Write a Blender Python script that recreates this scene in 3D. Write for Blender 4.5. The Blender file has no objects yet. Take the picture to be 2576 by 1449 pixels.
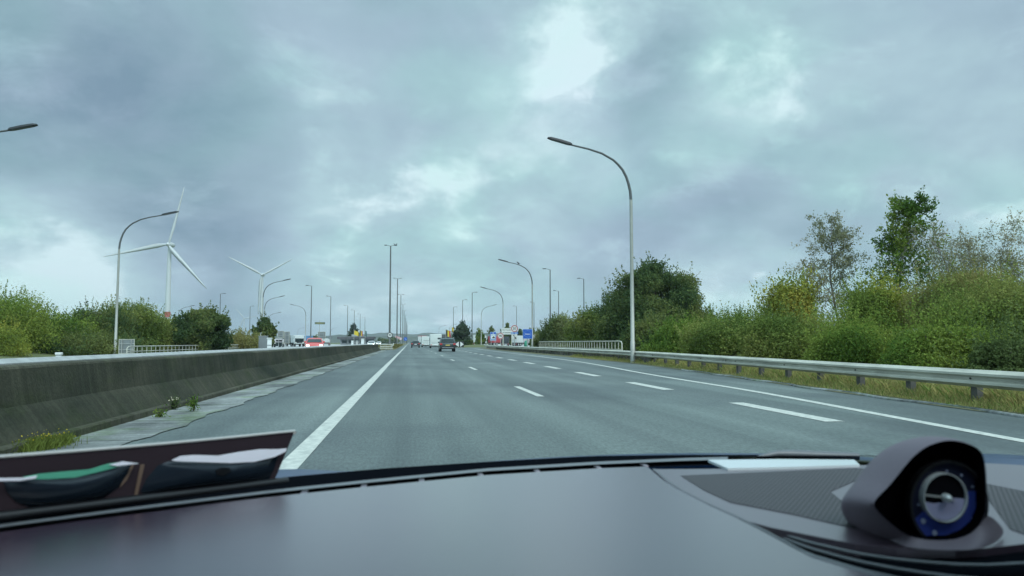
import bpy, bmesh, math, random
import numpy as np
from mathutils import Vector, Matrix
R = math.radians
S = bpy.context.scene
COL = S.collection
rnd = random.Random(7)

# ------------------------------------------------------------------ camera
CAMZ = 1.15
LENS = 26.0
FD = LENS / 36 * 2575.0            # focal length in pixels of a 2575 px wide picture
YAW, PITCH = R(7.88), R(4.2)
CAM = Vector((0, 0, CAMZ))
CM = (Matrix.Rotation(-YAW, 3, 'Z') @ Matrix.Rotation(R(90) + PITCH, 3, 'X'))
cd = bpy.data.cameras.new('camera'); cam = bpy.data.objects.new('camera', cd); COL.objects.link(cam)
cam.matrix_world = Matrix.Translation(CAM) @ CM.to_4x4()
cd.lens = LENS; cd.sensor_width = 36; cd.clip_start = 0.05; cd.clip_end = 20000
cd.dof.use_dof = True; cd.dof.focus_distance = 60; cd.dof.aperture_fstop = 8.0
S.camera = cam

def ray(px, py): return CM @ Vector(((px - 1287.5) / FD, -(py - 724.5) / FD, -1))
def at(px, py, d): return CAM + ray(px, py) * d           # d = metres along the view axis
def on(px, py, z):                                          # where the sight line meets height z
    r = ray(px, py); return CAM + r * ((z - CAMZ) / r.z)
def px2m(n, d): return n * d / FD
def base(px, d, z=0):                                       # ground point below the horizon pixel
    p = at(px, 861, d); return Vector((p.x, p.y, z))

# ------------------------------------------------------------------ materials
def nodes(m):
    m.use_nodes = True; nt = m.node_tree; return nt, nt.nodes, nt.links
def mat(name, col, rough=.6, metal=0, spec=.5, coat=0, var=0, vscale=3, bump=0, bscale=40, stretch=(1, 1, 1), col2=None, emit=0, ior=1.5, tint=None):
    m = bpy.data.materials.new(name); nt, N, L = nodes(m); b = N['Principled BSDF']
    b.inputs['Base Color'].default_value = (*col, 1); b.inputs['Roughness'].default_value = rough
    b.inputs['Metallic'].default_value = metal; b.inputs['Specular IOR Level'].default_value = spec
    b.inputs['Coat Weight'].default_value = coat; b.inputs['Coat Roughness'].default_value = .03 if rough < .22 else rough
    b.inputs['IOR'].default_value = ior
    if tint: b.inputs['Specular Tint'].default_value = (*tint, 1); b.inputs['Coat IOR'].default_value = 1.55
    if emit:
        b.inputs['Emission Color'].default_value = (*col, 1); b.inputs['Emission Strength'].default_value = emit
    if var or bump or col2:
        tc = N.new('ShaderNodeTexCoord'); mp = N.new('ShaderNodeMapping'); mp.inputs['Scale'].default_value = stretch
        L.new(tc.outputs['Object'], mp.inputs['Vector'])
    if var or col2:
        n = N.new('ShaderNodeTexNoise'); n.inputs['Scale'].default_value = vscale; n.inputs['Detail'].default_value = 6; n.inputs['Roughness'].default_value = .65
        L.new(mp.outputs[0], n.inputs['Vector'])
        r = N.new('ShaderNodeValToRGB'); r.color_ramp.elements[0].position = .3; r.color_ramp.elements[1].position = .7
        c2 = col2 or tuple(c * (1 + var) for c in col); c1 = col if col2 else tuple(c * (1 - var) for c in col)
        r.color_ramp.elements[0].color = (*c1, 1); r.color_ramp.elements[1].color = (*c2, 1)
        L.new(n.outputs['Fac'], r.inputs[0]); L.new(r.outputs[0], b.inputs['Base Color'])
    if bump:
        n2 = N.new('ShaderNodeTexNoise'); n2.inputs['Scale'].default_value = bscale; n2.inputs['Detail'].default_value = 5
        L.new(mp.outputs[0], n2.inputs['Vector'])
        bp = N.new('ShaderNodeBump'); bp.inputs['Strength'].default_value = bump; bp.inputs['Distance'].default_value = .02
        L.new(n2.outputs['Fac'], bp.inputs['Height']); L.new(bp.outputs[0], b.inputs['Normal'])
    return m

def noise_mix(N, L, vec, scale, detail, lo, hi, c1, c2, rough=.6):
    n = N.new('ShaderNodeTexNoise'); n.inputs['Scale'].default_value = scale; n.inputs['Detail'].default_value = detail; n.inputs['Roughness'].default_value = rough
    L.new(vec, n.inputs['Vector'])
    r = N.new('ShaderNodeValToRGB'); r.color_ramp.elements[0].position = lo; r.color_ramp.elements[1].position = hi
    r.color_ramp.elements[0].color = (*c1, 1); r.color_ramp.elements[1].color = (*c2, 1)
    L.new(n.outputs['Fac'], r.inputs[0]); return r.outputs[0]
def mapping(N, L, src, scale, loc=(0, 0, 0)):
    mp = N.new('ShaderNodeMapping'); mp.inputs['Scale'].default_value = scale; mp.inputs['Location'].default_value = loc
    L.new(src, mp.inputs['Vector']); return mp.outputs[0]
def mul(N, L, a, b, fac=1.0, mode='MULTIPLY'):
    m = N.new('ShaderNodeMixRGB'); m.blend_type = mode; m.inputs[0].default_value = fac
    L.new(a, m.inputs[1]); L.new(b, m.inputs[2]); return m.outputs[0]

def asphalt(name, k=1.0):
    m = bpy.data.materials.new(name); nt, N, L = nodes(m); b = N['Principled BSDF']
    o = N.new('ShaderNodeTexCoord').outputs['Object']
    base_c = noise_mix(N, L, mapping(N, L, o, (.55, .035, 1)), 1.0, 5, .3, .72, (.070 * k, .092 * k, .088 * k), (.140 * k, .170 * k, .160 * k))
    trk = noise_mix(N, L, mapping(N, L, o, (1.1, .012, 1), (3.3, 0, 0)), 1.0, 3, .35, .7, (.68, .69, .70), (1.14, 1.14, 1.12))
    patch = noise_mix(N, L, mapping(N, L, o, (.18, .12, 1), (9, 4, 0)), 1.0, 4, .42, .56, (.76, .77, .80), (1.13, 1.13, 1.11))
    fine = noise_mix(N, L, mapping(N, L, o, (1, .22, 1)), 34, 4, .3, .7, (.45, .45, .45), (1.5, 1.5, 1.5), .8)
    c = mul(N, L, mul(N, L, mul(N, L, base_c, trk), patch), fine)
    L.new(c, b.inputs['Base Color']); b.inputs['Roughness'].default_value = .55; b.inputs['Specular IOR Level'].default_value = .45
    n2 = N.new('ShaderNodeTexNoise'); n2.inputs['Scale'].default_value = 90; L.new(o, n2.inputs['Vector'])
    bp = N.new('ShaderNodeBump'); bp.inputs['Strength'].default_value = .35; bp.inputs['Distance'].default_value = .01
    L.new(n2.outputs['Fac'], bp.inputs['Height']); L.new(bp.outputs[0], b.inputs['Normal'])
    return m

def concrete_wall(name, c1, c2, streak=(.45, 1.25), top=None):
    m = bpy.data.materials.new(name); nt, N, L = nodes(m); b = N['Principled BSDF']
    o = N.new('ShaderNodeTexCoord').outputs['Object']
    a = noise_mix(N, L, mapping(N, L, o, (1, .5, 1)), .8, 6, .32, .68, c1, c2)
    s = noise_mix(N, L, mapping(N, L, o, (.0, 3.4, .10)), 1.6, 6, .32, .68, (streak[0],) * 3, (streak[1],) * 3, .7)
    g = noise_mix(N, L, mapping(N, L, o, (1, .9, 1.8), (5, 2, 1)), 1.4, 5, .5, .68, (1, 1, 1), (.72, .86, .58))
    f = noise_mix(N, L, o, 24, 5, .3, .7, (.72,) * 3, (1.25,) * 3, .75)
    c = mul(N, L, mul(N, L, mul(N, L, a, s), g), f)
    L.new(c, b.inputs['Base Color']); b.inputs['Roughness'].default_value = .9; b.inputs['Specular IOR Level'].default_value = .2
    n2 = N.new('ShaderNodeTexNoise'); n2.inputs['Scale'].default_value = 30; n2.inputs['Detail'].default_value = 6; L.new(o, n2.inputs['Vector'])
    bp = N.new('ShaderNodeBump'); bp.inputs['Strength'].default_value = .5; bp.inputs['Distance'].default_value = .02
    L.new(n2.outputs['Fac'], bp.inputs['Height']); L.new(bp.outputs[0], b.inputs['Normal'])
    return m

def leaf_mat(name, trans=.3):
    m = bpy.data.materials.new(name); nt, N, L = nodes(m)
    for n in list(N): N.remove(n)
    out = N.new('ShaderNodeOutputMaterial'); at_ = N.new('ShaderNodeAttribute'); at_.attribute_name = 'tint'
    d = N.new('ShaderNodeBsdfDiffuse'); t = N.new('ShaderNodeBsdfTranslucent'); mx = N.new('ShaderNodeMixShader'); mx.inputs[0].default_value = trans
    L.new(at_.outputs['Color'], d.inputs['Color']); L.new(at_.outputs['Color'], t.inputs['Color'])
    L.new(d.outputs[0], mx.inputs[1]); L.new(t.outputs[0], mx.inputs[2]); L.new(mx.outputs[0], out.inputs['Surface'])
    return m

M = dict(
    asphalt=asphalt('asphalt'), asphalt_far=asphalt('asphalt_far', 1.05),
    paint=mat('road_paint', (.30, .32, .29), .6, vscale=9, bump=.2, col2=(.60, .61, .54)),
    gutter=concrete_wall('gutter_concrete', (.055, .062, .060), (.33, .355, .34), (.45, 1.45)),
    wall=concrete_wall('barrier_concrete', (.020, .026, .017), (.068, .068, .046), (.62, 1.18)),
    wallcap=concrete_wall('cap_concrete', (.035, .037, .025), (.10, .10, .072), (.6, 1.2)),
    parapet=concrete_wall('parapet_concrete', (.10, .11, .09), (.24, .23, .19), (.35, 1.2)),
    galv=mat('galvanised_steel', (.44, .44, .365), .55, .1, var=.30, vscale=2.2, stretch=(1, .35, 2.5)),
    galvd=mat('dull_steel', (.42, .43, .41), .5, .4, var=.2, vscale=4),
    rustpost=mat('weathered_post', (.09, .09, .08), .7, .2, var=.3, vscale=6),
    lamp_arm=mat('lamp_arm', (.085, .095, .095), .6), lamp_grey=mat('lamp_grey', (.33, .34, .30), .5, .25, var=.1, vscale=2),
    lamp_dark=mat('lamp_dark', (.016, .020, .022), .6),
    mast=mat('mast_grey', (.11, .12, .115), .6, .2, var=.15, vscale=1),
    lens=mat('lamp_lens', (.07, .08, .085), .35),
    turbine=mat('turbine_white', (.50, .53, .52), .45, var=.05, vscale=.1),
    red=mat('red_band', (.45, .08, .09), .5),
    white=mat('white_paint', (.72, .74, .71), .45, var=.04, vscale=2),
    signwhite=mat('sign_white', (.62, .64, .60), .5, var=.05, vscale=3),
    signred=mat('sign_red', (.30, .03, .04), .45), signdark=mat('sign_dark', (.035, .025, .035), .45),
    signblue=mat('sign_blue', (.012, .09, .42), .4), paleblue=mat('pale_blue', (.30, .42, .55), .45),
    ink=mat('sign_black', (.02, .022, .02), .5), yellow=mat('star_yellow', (.20, .34, .60), .5), pink=mat('sign_rim', (.55, .33, .33), .5),
    signback=mat('sign_back', (.20, .22, .22), .5, .2, var=.1, vscale=3),
    dark=mat('dark_plastic', (.012, .013, .014), .5), tyre=mat('tyre', (.018, .018, .018), .85),
    glass=mat('car_glass', (.012, .022, .022), .15, spec=.35),
    carblack=mat('car_black', (.012, .02, .02), .25, coat=.6), cardk=mat('car_dark_green', (.014, .028, .026), .25, coat=.6),
    carred=mat('car_red', (.55, .07, .06), .3, coat=.5), carwhite=mat('car_white', (.62, .64, .62), .3, coat=.4),
    silver=mat('roof_rail', (.5, .52, .52), .35, .5),
    tail=mat('tail_light', (.42, .03, .03), .3), plate_y=mat('plate_yellow', (.55, .42, .10), .5), plate_w=mat('plate_white', (.7, .7, .68), .5),
    headlight=mat('headlight_lit', (1, .98, .92), .3, emit=2.2),
    caravan=mat('caravan_white', (.54, .58, .54), .4, var=.03, vscale=1), trim=mat('grey_trim', (.28, .3, .3), .5),
    truckred=mat('truck_red', (.36, .05, .06), .45, var=.12, vscale=.8), truckblue=mat('truck_blue', (.10, .22, .38), .5, var=.1, vscale=.7),
    truckwhite=mat('truck_white', (.48, .51, .49), .5, var=.06, vscale=.8), truckdark=mat('truck_dark', (.035, .045, .05), .5),
    trailergrey=mat('trailer_pale', (.42, .40, .40), .55, var=.12, vscale=.7),
    roofd=mat('roof_felt', (.085, .085, .09), .8, var=.2, vscale=.6), bldg=mat('building_wall', (.17, .18, .19), .7, var=.2, vscale=.5),
    bldgw=mat('building_pale', (.5, .51, .48), .7, var=.1), signgreen=mat('sign_green', (.03, .06, .045), .5), signyel=mat('sign_yellow', (.42, .38, .10), .5),
    flagy=mat('flag_yellow', (.62, .46, .03), .8), flagk=mat('flag_black', (.02, .02, .02), .8), flagr=mat('flag_red', (.4, .05, .05), .8), flagg=mat('flag_green', (.02, .12, .11), .8),
    bin=mat('bin_green', (.03, .22, .14), .5),
    bark=mat('bark', (.055, .045, .035), .9, var=.3, vscale=6), birch=mat('birch_bark', (.20, .19, .17), .85, var=.45, vscale=5),
    leaf=leaf_mat('leaf', .38), grassblade=leaf_mat('grass_blade', .35),
    grass=mat('grass_ground', (.06, .08, .025), .95, col2=(.14, .15, .055), vscale=.5, bump=.5, bscale=3),
    soil=mat('verge_soil', (.09, .09, .045), .95, col2=(.17, .165, .08), vscale=1.2, bump=.5, bscale=12),
    paving=mat('pale_paving', (.40, .41, .40), .8, var=.1, vscale=.12), hill=mat('hill', (.035, .05, .035), .95, col2=(.06, .075, .045), vscale=.02),
    # own car
    leather=mat('dash_leather', (.030, .015, .030), .25, spec=.5, coat=1, ior=1.85, tint=(1, .84, .94), var=.05, vscale=5, bump=.06, bscale=420),
    trimgrey=mat('dash_trim', (.040, .026, .040), .38, spec=.5, coat=1, ior=2.0, tint=(1, .84, .94), var=.03, vscale=8, bump=.08, bscale=420),
    gloss=mat('cover_sky_glare', (.55, .60, .60), .22, spec=.6), black=mat('cabin_black', (.006, .007, .009), .45),
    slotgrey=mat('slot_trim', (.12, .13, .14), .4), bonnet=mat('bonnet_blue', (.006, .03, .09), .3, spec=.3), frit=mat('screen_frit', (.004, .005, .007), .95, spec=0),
    lining=mat('roof_lining', (.10, .10, .105), .95, spec=.1), pod=mat('pod_skin', (.14, .118, .142), .58, spec=.4, bump=.1, bscale=420),
    podin=mat('pod_inside', (.002, .002, .003), .9, spec=0), tint=mat('side_light_block', (.010, .011, .012), .2, spec=.3), dial=mat('dial_face', (.010, .012, .030), .4, spec=.2), diallit=mat('dial_blue_lit', (.030, .050, .24), .45, spec=.15), dialin=mat('dial_centre', (.004, .004, .006), .4, spec=.1), lav=mat('dial_reflection', (.34, .34, .50), .4),
    chrome=mat('chrome', (.55, .60, .60), .3, .2), tick=mat('dial_tick', (.26, .30, .42), .5),
    smoke=mat('smoked_plastic', (.034, .024, .030), .6, spec=.15), lensd=mat('lens_dark', (.010, .016, .024), .22, spec=.45), 
    glare=mat('lens_glare_white', (.9, .9, .98), .3), glareg=mat('lens_glare_green', (.10, .42, .28), .3), tan=mat('tan_edge', (.16, .11, .08), .4), edge=mat('clear_edge', (.42, .42, .40), .4),
)
# dimpled inset of the dashboard: a fine regular grid of dots
def dimple():
    m = bpy.data.materials.new('dimpled_grip'); nt, N, L = nodes(m); b = N['Principled BSDF']
    o = N.new('ShaderNodeTexCoord').outputs['Object']
    w = []
    for ang in (38, -38):
        mp = N.new('ShaderNodeMapping'); mp.inputs['Rotation'].default_value = (0, 0, R(ang)); L.new(o, mp.inputs[0])
        wv = N.new('ShaderNodeTexWave'); wv.inputs['Scale'].default_value = 58; L.new(mp.outputs[0], wv.inputs['Vector']); w.append(wv.outputs['Color'])
    p = mul(N, L, w[0], w[1])
    r = N.new('ShaderNodeValToRGB'); r.color_ramp.elements[0].position = .1; r.color_ramp.elements[1].position = .7
    r.color_ramp.elements[0].color = (.012, .011, .013, 1); r.color_ramp.elements[1].color = (.085, .078, .088, 1)
    L.new(p, r.inputs[0]); L.new(r.outputs[0], b.inputs['Base Color']); b.inputs['Roughness'].default_value = .55
    bp = N.new('ShaderNodeBump'); bp.inputs['Strength'].default_value = .6; bp.inputs['Distance'].default_value = .0006
    L.new(p, bp.inputs['Height']); L.new(bp.outputs[0], b.inputs['Normal']); return m
M['dimple'] = dimple()

# ------------------------------------------------------------------ mesh helpers
class MB:
    def __init__(s): s.v = []; s.f = []; s.sm = []
    def add(s, vs, fs, smooth=False):
        o = len(s.v); s.v += [tuple(v) for v in vs]; s.f += [tuple(i + o for i in f) for f in fs]; s.sm += [smooth] * len(fs); return s
    def box(s, x0, x1, y0, y1, z0, z1, b=0):
        if b:
            return s.bevbox(x0, x1, y0, y1, z0, z1, b)
        vs = [(x, y, z) for z in (z0, z1) for y in (y0, y1) for x in (x0, x1)]
        return s.add(vs, [(0, 2, 3, 1), (4, 5, 7, 6), (0, 1, 5, 4), (2, 6, 7, 3), (0, 4, 6, 2), (1, 3, 7, 5)])
    def bevbox(s, x0, x1, y0, y1, z0, z1, b):
        bm = bmesh.new(); bmesh.ops.create_cube(bm, size=1)
        for v in bm.verts: v.co = ((x0 + x1) / 2 + v.co.x * (x1 - x0), (y0 + y1) / 2 + v.co.y * (y1 - y0), (z0 + z1) / 2 + v.co.z * (z1 - z0))
        bmesh.ops.bevel(bm, geom=bm.edges[:], offset=b, segments=3, affect='EDGES', profile=.6)
        bm.verts.index_update(); s.add([v.co[:] for v in bm.verts], [[v.index for v in f.verts] for f in bm.faces], True); bm.free(); return s
    def tube(s, pts, rad, n=8, cap=True):
        pts = [Vector(p) for p in pts]; rad = [rad] * len(pts) if not hasattr(rad, '__len__') else rad
        vs = []; up = None
        for i, p in enumerate(pts):
            d = (pts[min(i + 1, len(pts) - 1)] - pts[max(i - 1, 0)]).normalized()
            if up is None: up = Vector((0, 0, 1)) if abs(d.z) < .9 else Vector((1, 0, 0))
            a = d.cross(up)
            if a.length < 1e-4: a = d.cross(Vector((.3, 1, .2)))
            a.normalize(); b = a.cross(d); up = b
            vs += [p + (a * math.cos(t) + b * math.sin(t)) * rad[i] for t in [2 * math.pi * k / n for k in range(n)]]
        fs = [(i * n + k, i * n + (k + 1) % n, (i + 1) * n + (k + 1) % n, (i + 1) * n + k) for i in range(len(pts) - 1) for k in range(n)]
        s.add(vs, fs, True)
        if cap: s.add([vs[k] for k in range(n)], [tuple(range(n))]); s.add(vs[-n:], [tuple(reversed(range(n)))])
        return s
    def cyl(s, a, b, r0, r1=None, n=16): return s.tube([a, b], [r0, r0 if r1 is None else r1], n)
    def ext(s, poly, h, axis='z', lo=0):            # polygon (2D) extruded along an axis
        n = len(poly)
        def P(p, t): return {'z': (p[0], p[1], t), 'y': (p[0], t, p[1]), 'x': (t, p[0], p[1])}[axis]
        return s.add([P(p, lo) for p in poly] + [P(p, lo + h) for p in poly], [tuple(reversed(range(n))), tuple(range(n, 2 * n))] + [(i, (i + 1) % n, n + (i + 1) % n, n + i) for i in range(n)])
    def prism(s, top, d):                            # 3D polygon and its copy moved by d
        n = len(top); d = Vector(d)
        return s.add([Vector(p) for p in top] + [Vector(p) + d for p in top], [tuple(range(n)), tuple(reversed(range(n, 2 * n)))] + [(i, n + i, n + (i + 1) % n, (i + 1) % n) for i in range(n)])
    def grid(s, fn, nu, nv, smooth=True):
        vs = [fn(i / nu, j / nv) for j in range(nv + 1) for i in range(nu + 1)]
        return s.add(vs, [(j * (nu + 1) + i, j * (nu + 1) + i + 1, (j + 1) * (nu + 1) + i + 1, (j + 1) * (nu + 1) + i) for j in range(nv) for i in range(nu)], smooth)
    def ring(s, cx, cz, r0, r1, y0, y1, n=32, sx=1):
        vs = []
        for (r, y) in ((r0, y0), (r1, y0), (r1, y1), (r0, y1)):
            vs += [(cx + r * sx * math.cos(2 * math.pi * k / n), y, cz + r * math.sin(2 * math.pi * k / n)) for k in range(n)]
        return s.add(vs, [(a * n + k, a * n + (k + 1) % n, ((a + 1) % 4) * n + (k + 1) % n, ((a + 1) % 4) * n + k) for a in range(4) for k in range(n)])
    def disc(s, cx, cz, r, y0, y1, n=32):
        return s.ext([(cx + r * math.cos(2 * math.pi * k / n), cz + r * math.sin(2 * math.pi * k / n)) for k in range(n)], y1 - y0, 'y', y0)

def obj(name, mb, m, parent=None, label=None, fix=True):
    me = bpy.data.meshes.new(name); me.from_pydata(mb.v, [], mb.f)
    me.polygons.foreach_set('use_smooth', mb.sm)
    if fix:
        bm = bmesh.new(); bm.from_mesh(me); bmesh.ops.recalc_face_normals(bm, faces=bm.faces[:]); bm.to_mesh(me); bm.free()
    me.materials.append(M[m] if isinstance(m, str) else m)
    o = bpy.data.objects.new(name, me); COL.objects.link(o)
    if parent: o.parent = parent
    if label: o['label'] = label
    return o
def tag(o, label, cat, group=None):
    o['label'] = label; o['category'] = cat
    if group: o['group'] = group
    return o
def thing(name, label, cat, loc=(0, 0, 0), rz=0, group=None, scale=1):
    o = bpy.data.objects.new(name, None); COL.objects.link(o); o.empty_display_size = .3
    o.location = loc; o.rotation_euler = (0, 0, rz); o.scale = (scale,) * 3
    return tag(o, label, cat, group)
def struct(name, mb, m, kind='structure', fix=True):
    o = obj(name, mb, m, fix=fix); o['kind'] = kind; return o
def dup(root, label, loc, rz=0, scale=None):
    r = root.copy(); COL.objects.link(r); r.location = loc; r.rotation_euler = (0, 0, rz); r['label'] = label
    if scale: r.scale = (scale,) * 3
    def kids(a, b):
        for ch in list(a.children):
            if ch == b: continue
            c = ch.copy(); COL.objects.link(c); c.parent = b; kids(ch, c)
    kids(root, r); return r
def text(s, size, cx, cz, y, xs=1.0):                # lettering on a plate that faces -Y
    c = bpy.data.curves.new('t', 'FONT'); c.body = s; c.size = size; c.align_x = 'CENTER'; c.align_y = 'CENTER'; c.extrude = .004; c.resolution_u = 3; c.offset = size * .015
    o = bpy.data.objects.new('t', c); COL.objects.link(o); dg = bpy.context.evaluated_depsgraph_get()
    me = bpy.data.meshes.new_from_object(o.evaluated_get(dg)); mb = MB()
    mb.add([(cx + v.co.x * xs, y - v.co.z, cz + v.co.y) for v in me.vertices], [tuple(p.vertices) for p in me.polygons])
    bpy.data.objects.remove(o); bpy.data.meshes.remove(me); return mb

# ------------------------------------------------------------------ world and sun
SUN_EL, SUN_AZ = R(48), R(150)                        # behind the camera, a little to the right
w = bpy.data.worlds.new('World'); S.world = w; w.use_nodes = True
nt = w.node_tree; N, L = nt.nodes, nt.links
bg = N['Background']; bg.inputs['Strength'].default_value = .1
sky = N.new('ShaderNodeTexSky'); sky.sky_type = 'NISHITA'; sky.sun_disc = False; sky.sun_elevation = SUN_EL; sky.sun_rotation = SUN_AZ
tc = N.new('ShaderNodeTexCoord'); D = tc.outputs['Generated']
sp = N.new('ShaderNodeSeparateXYZ'); L.new(D, sp.inputs[0])
def mth(op, a, b=None, c=None):
    m = N.new('ShaderNodeMath'); m.operation = op
    for i, x in enumerate((a, b, c)):
        if x is None: continue
        if isinstance(x, (int, float)): m.inputs[i].default_value = x
        else: L.new(x, m.inputs[i])
    return m.outputs[0]
zz = mth('ADD', mth('MAXIMUM', sp.outputs['Z'], 0.0), .42)
cb = N.new('ShaderNodeCombineXYZ'); L.new(mth('DIVIDE', sp.outputs['X'], zz), cb.inputs[0]); L.new(mth('DIVIDE', sp.outputs['Y'], zz), cb.inputs[1])
UV = cb.outputs[0]
def nz(scale, detail, rough, loc, dist=.0, sc=(1, 1, 1)):
    n = N.new('ShaderNodeTexNoise'); n.inputs['Scale'].default_value = scale; n.inputs['Detail'].default_value = detail; n.inputs['Roughness'].default_value = rough; n.inputs['Distortion'].default_value = dist
    L.new(mapping(N, L, UV, sc, loc), n.inputs['Vector']); return n.outputs['Fac']
def smooth(x, a, b):
    m = N.new('ShaderNodeMapRange'); m.interpolation_type = 'SMOOTHSTEP'; L.new(x, m.inputs[0]); m.inputs[1].default_value = a; m.inputs[2].default_value = b; return m.outputs[0]
warp = nz(3.6, 6, .6, (7.3, 1.2, 0)); warp2 = nz(5.2, 8, .62, (2.2, 6.1, 0), .3)
def patch(px, py, r0, r1, k=.012):                     # a brighter or darker cloud in a fixed direction of the sky
    v = ray(px, py).normalized(); d = N.new('ShaderNodeVectorMath'); d.operation = 'DOT_PRODUCT'
    L.new(D, d.inputs[0]); d.inputs[1].default_value = v
    x = mth('ADD', d.outputs['Value'], mth('MULTIPLY', mth('SUBTRACT', warp, .5), k))
    return mth('MULTIPLY', smooth(x, math.cos(R(r0)), math.cos(R(r1))), mth('ADD', -.25, mth('MULTIPLY', warp2, 2.5)))
big = nz(2.0, 8, .56, (1.7, 4.1, 0), .3)
fine = nz(6.0, 7, .6, (.4, 9.1, 0), .3); brk = smooth(nz(4.2, 8, .6, (5.5, 3.3, 0), .25), .52, .74)
dens = mth('ADD', mth('MULTIPLY', big, .74), mth('MULTIPLY', fine, .26))
val = mth('ADD', .24, mth('ADD', mth('MULTIPLY', smooth(dens, .26, .76), .46), mth('MULTIPLY', brk, .32)))
def addp(v, p, amt): return mth('ADD', v, mth('MULTIPLY', p, amt))
for (px, py, r0, r1, amt) in ((1445, 110, 5.4, 0, .25), (1465, 170, 3.2, 0, .20), (1350, 30, 12, 2, .14), (2080, 60, 11, 1, .17), (1790, 300, 6, .5, .24), (1350, 440, 9, 1, .24), (40, 745, 9, 1, .62), (300, 765, 7, .5, .42),
                             (720, 550, 8, 1, .16), (1000, 600, 10, 1, .20), (1860, 760, 8, 1, .34), (2420, 600, 16, 4, .16), (1150, 780, 12, 3, .1),
                             (250, 430, 15, 4, -.20), (800, 480, 10, 2, -.10), (1600, 190, 6, 1, -.24), (2050, 470, 12, 4, -.10), (200, 120, 13, 3, -.10), (480, 690, 8, 1, -.24), (900, 330, 12, 3, .06), (1720, 830, 5, 1, .1)):
    val = addp(val, patch(px, py, r0, r1), amt)
rp = N.new('ShaderNodeValToRGB'); e = rp.color_ramp.elements
e[0].position = 0; e[0].color = (.20, .315, .405, 1); e[1].position = 1; e[1].color = (.71, .90, .955, 1)
for p_, c_ in ((.25, (.285, .410, .505)), (.5, (.370, .520, .615)), (.75, (.475, .670, .735))):
    q = e.new(p_); q.color = (*c_, 1)
L.new(val, rp.inputs[0])
tn = N.new('ShaderNodeMixRGB'); tn.blend_type = 'MULTIPLY'
L.new(smooth(nz(2.6, 4, .5, (3.1, 7.7, 0), .2), .4, .62), tn.inputs[0]); L.new(rp.outputs[0], tn.inputs[1]); tn.inputs[2].default_value = (.93, 1.03, .97, 1)
tn2 = N.new('ShaderNodeMixRGB'); tn2.blend_type = 'MULTIPLY'
L.new(smooth(nz(2.2, 4, .5, (11.1, 2.7, 0), .2), .45, .65), tn2.inputs[0]); L.new(tn.outputs[0], tn2.inputs[1]); tn2.inputs[2].default_value = (1.035, 1.0, 1.03, 1)
# overcast sky is brighter towards the zenith
zen = mth('ADD', 10.0, mth('MULTIPLY', smooth(sp.outputs['Z'], .44, .9), 17.0)); zen = mth('ADD', zen, mth('MULTIPLY', smooth(mth('MULTIPLY', sp.outputs['Y'], -1.0), -.05, .7), 16.0))
sc = N.new('ShaderNodeVectorMath'); sc.operation = 'SCALE'; L.new(tn2.outputs[0], sc.inputs[0]); L.new(zen, sc.inputs['Scale'])
fx = N.new('ShaderNodeMixRGB'); fx.inputs[0].default_value = .97; L.new(sky.outputs[0], fx.inputs[1]); L.new(sc.outputs[0], fx.inputs[2])
L.new(fx.outputs[0], bg.inputs['Color'])
sl = bpy.data.lights.new('sun', 'SUN'); sl.energy = 1.6; sl.angle = R(20); sl.color = (1, .98, .95)
so = bpy.data.objects.new('sun', sl); COL.objects.link(so)
sdir = Vector((math.sin(SUN_AZ) * math.cos(SUN_EL), math.cos(SUN_AZ) * math.cos(SUN_EL), math.sin(SUN_EL)))
so.rotation_euler = sdir.to_track_quat('Z', 'Y').to_euler(); so.location = (0, 0, 60)

S.view_settings.view_transform = 'Standard'; S.view_settings.look = 'None'; S.view_settings.exposure = 0; S.view_settings.gamma = 1
S.cycles.use_denoising = True; S.cycles.max_bounces = 6; S.cycles.diffuse_bounces = 3; S.cycles.glossy_bounces = 3; S.cycles.transmission_bounces = 6; S.cycles.transparent_max_bounces = 8; S.cycles.volume_bounces = 0

# ------------------------------------------------------------------ setting
def strip(name, left, right, z, m, kind='structure', parent=None):
    ys = sorted({y for y, _ in left} | {y for y, _ in right}); mb = MB()
    lx = np.interp(ys, *zip(*left)); rx = np.interp(ys, *zip(*right)); n = len(ys)
    mb.add([(lx[i], ys[i], z) for i in range(n)] + [(rx[i], ys[i], z) for i in range(n)], [(i, n + i, n + i + 1, i + 1) for i in range(n - 1)])
    o = obj(name, mb, m, parent)
    if kind and not parent: o['kind'] = kind
    return o
g = MB(); g.grid(lambda u, v: (-5200 + 10400 * u, -600 + 6200 * v, -.06), 40, 30, False); struct('ground', g, 'grass')
EDGE = [(-30, 9.3), (8, 9.3), (12, 9.5), (17, 9.9), (27, 11.0), (39, 12.0), (60, 12.2), (93, 12.5), (134, 13.2), (146, 13.4)]
road = strip('road', [(-30, -3.3), (110, -3.3), (150, -2.2), (3000, -2.2)], EDGE + [(150, 9.0), (175, 7.4), (3000, 7.4)], 0, 'asphalt')
strip('gutter', [(-30, -4.07), (106, -4.07), (125, -3.4)], [(float(y), -3.10 + .05 * math.sin(y * 1.9) + .04 * math.sin(y * 5.3 + 1)) for y in np.arange(-30, 107, .4)] + [(125, -2.9)], .012, 'gutter')
strip('opposite_road', [(-30, -21), (80, -21.5), (140, -30), (200, -26), (3000, -17)], [(-30, -4.7), (3000, -6.2)], -.004, 'asphalt_far')
ex = MB(); ex.add([(9.0, 140, .004), (13.3, 140, .004), (14.5, 150, .004), (22, 163, .004), (80, 178, .004), (80, 205, .004), (30, 185, .004), (15, 172, .004), (10.5, 160, .004), (9, 152, .004)], [tuple(range(10))]); struct('exit_road', ex, 'asphalt_far')
pv = MB(); pv.add([(17, 186, .03), (130, 206, .03), (130, 420, .03), (28, 420, .03), (22, 240, .03)], [tuple(range(5))]); struct('service_yard', pv, 'paving')
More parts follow.
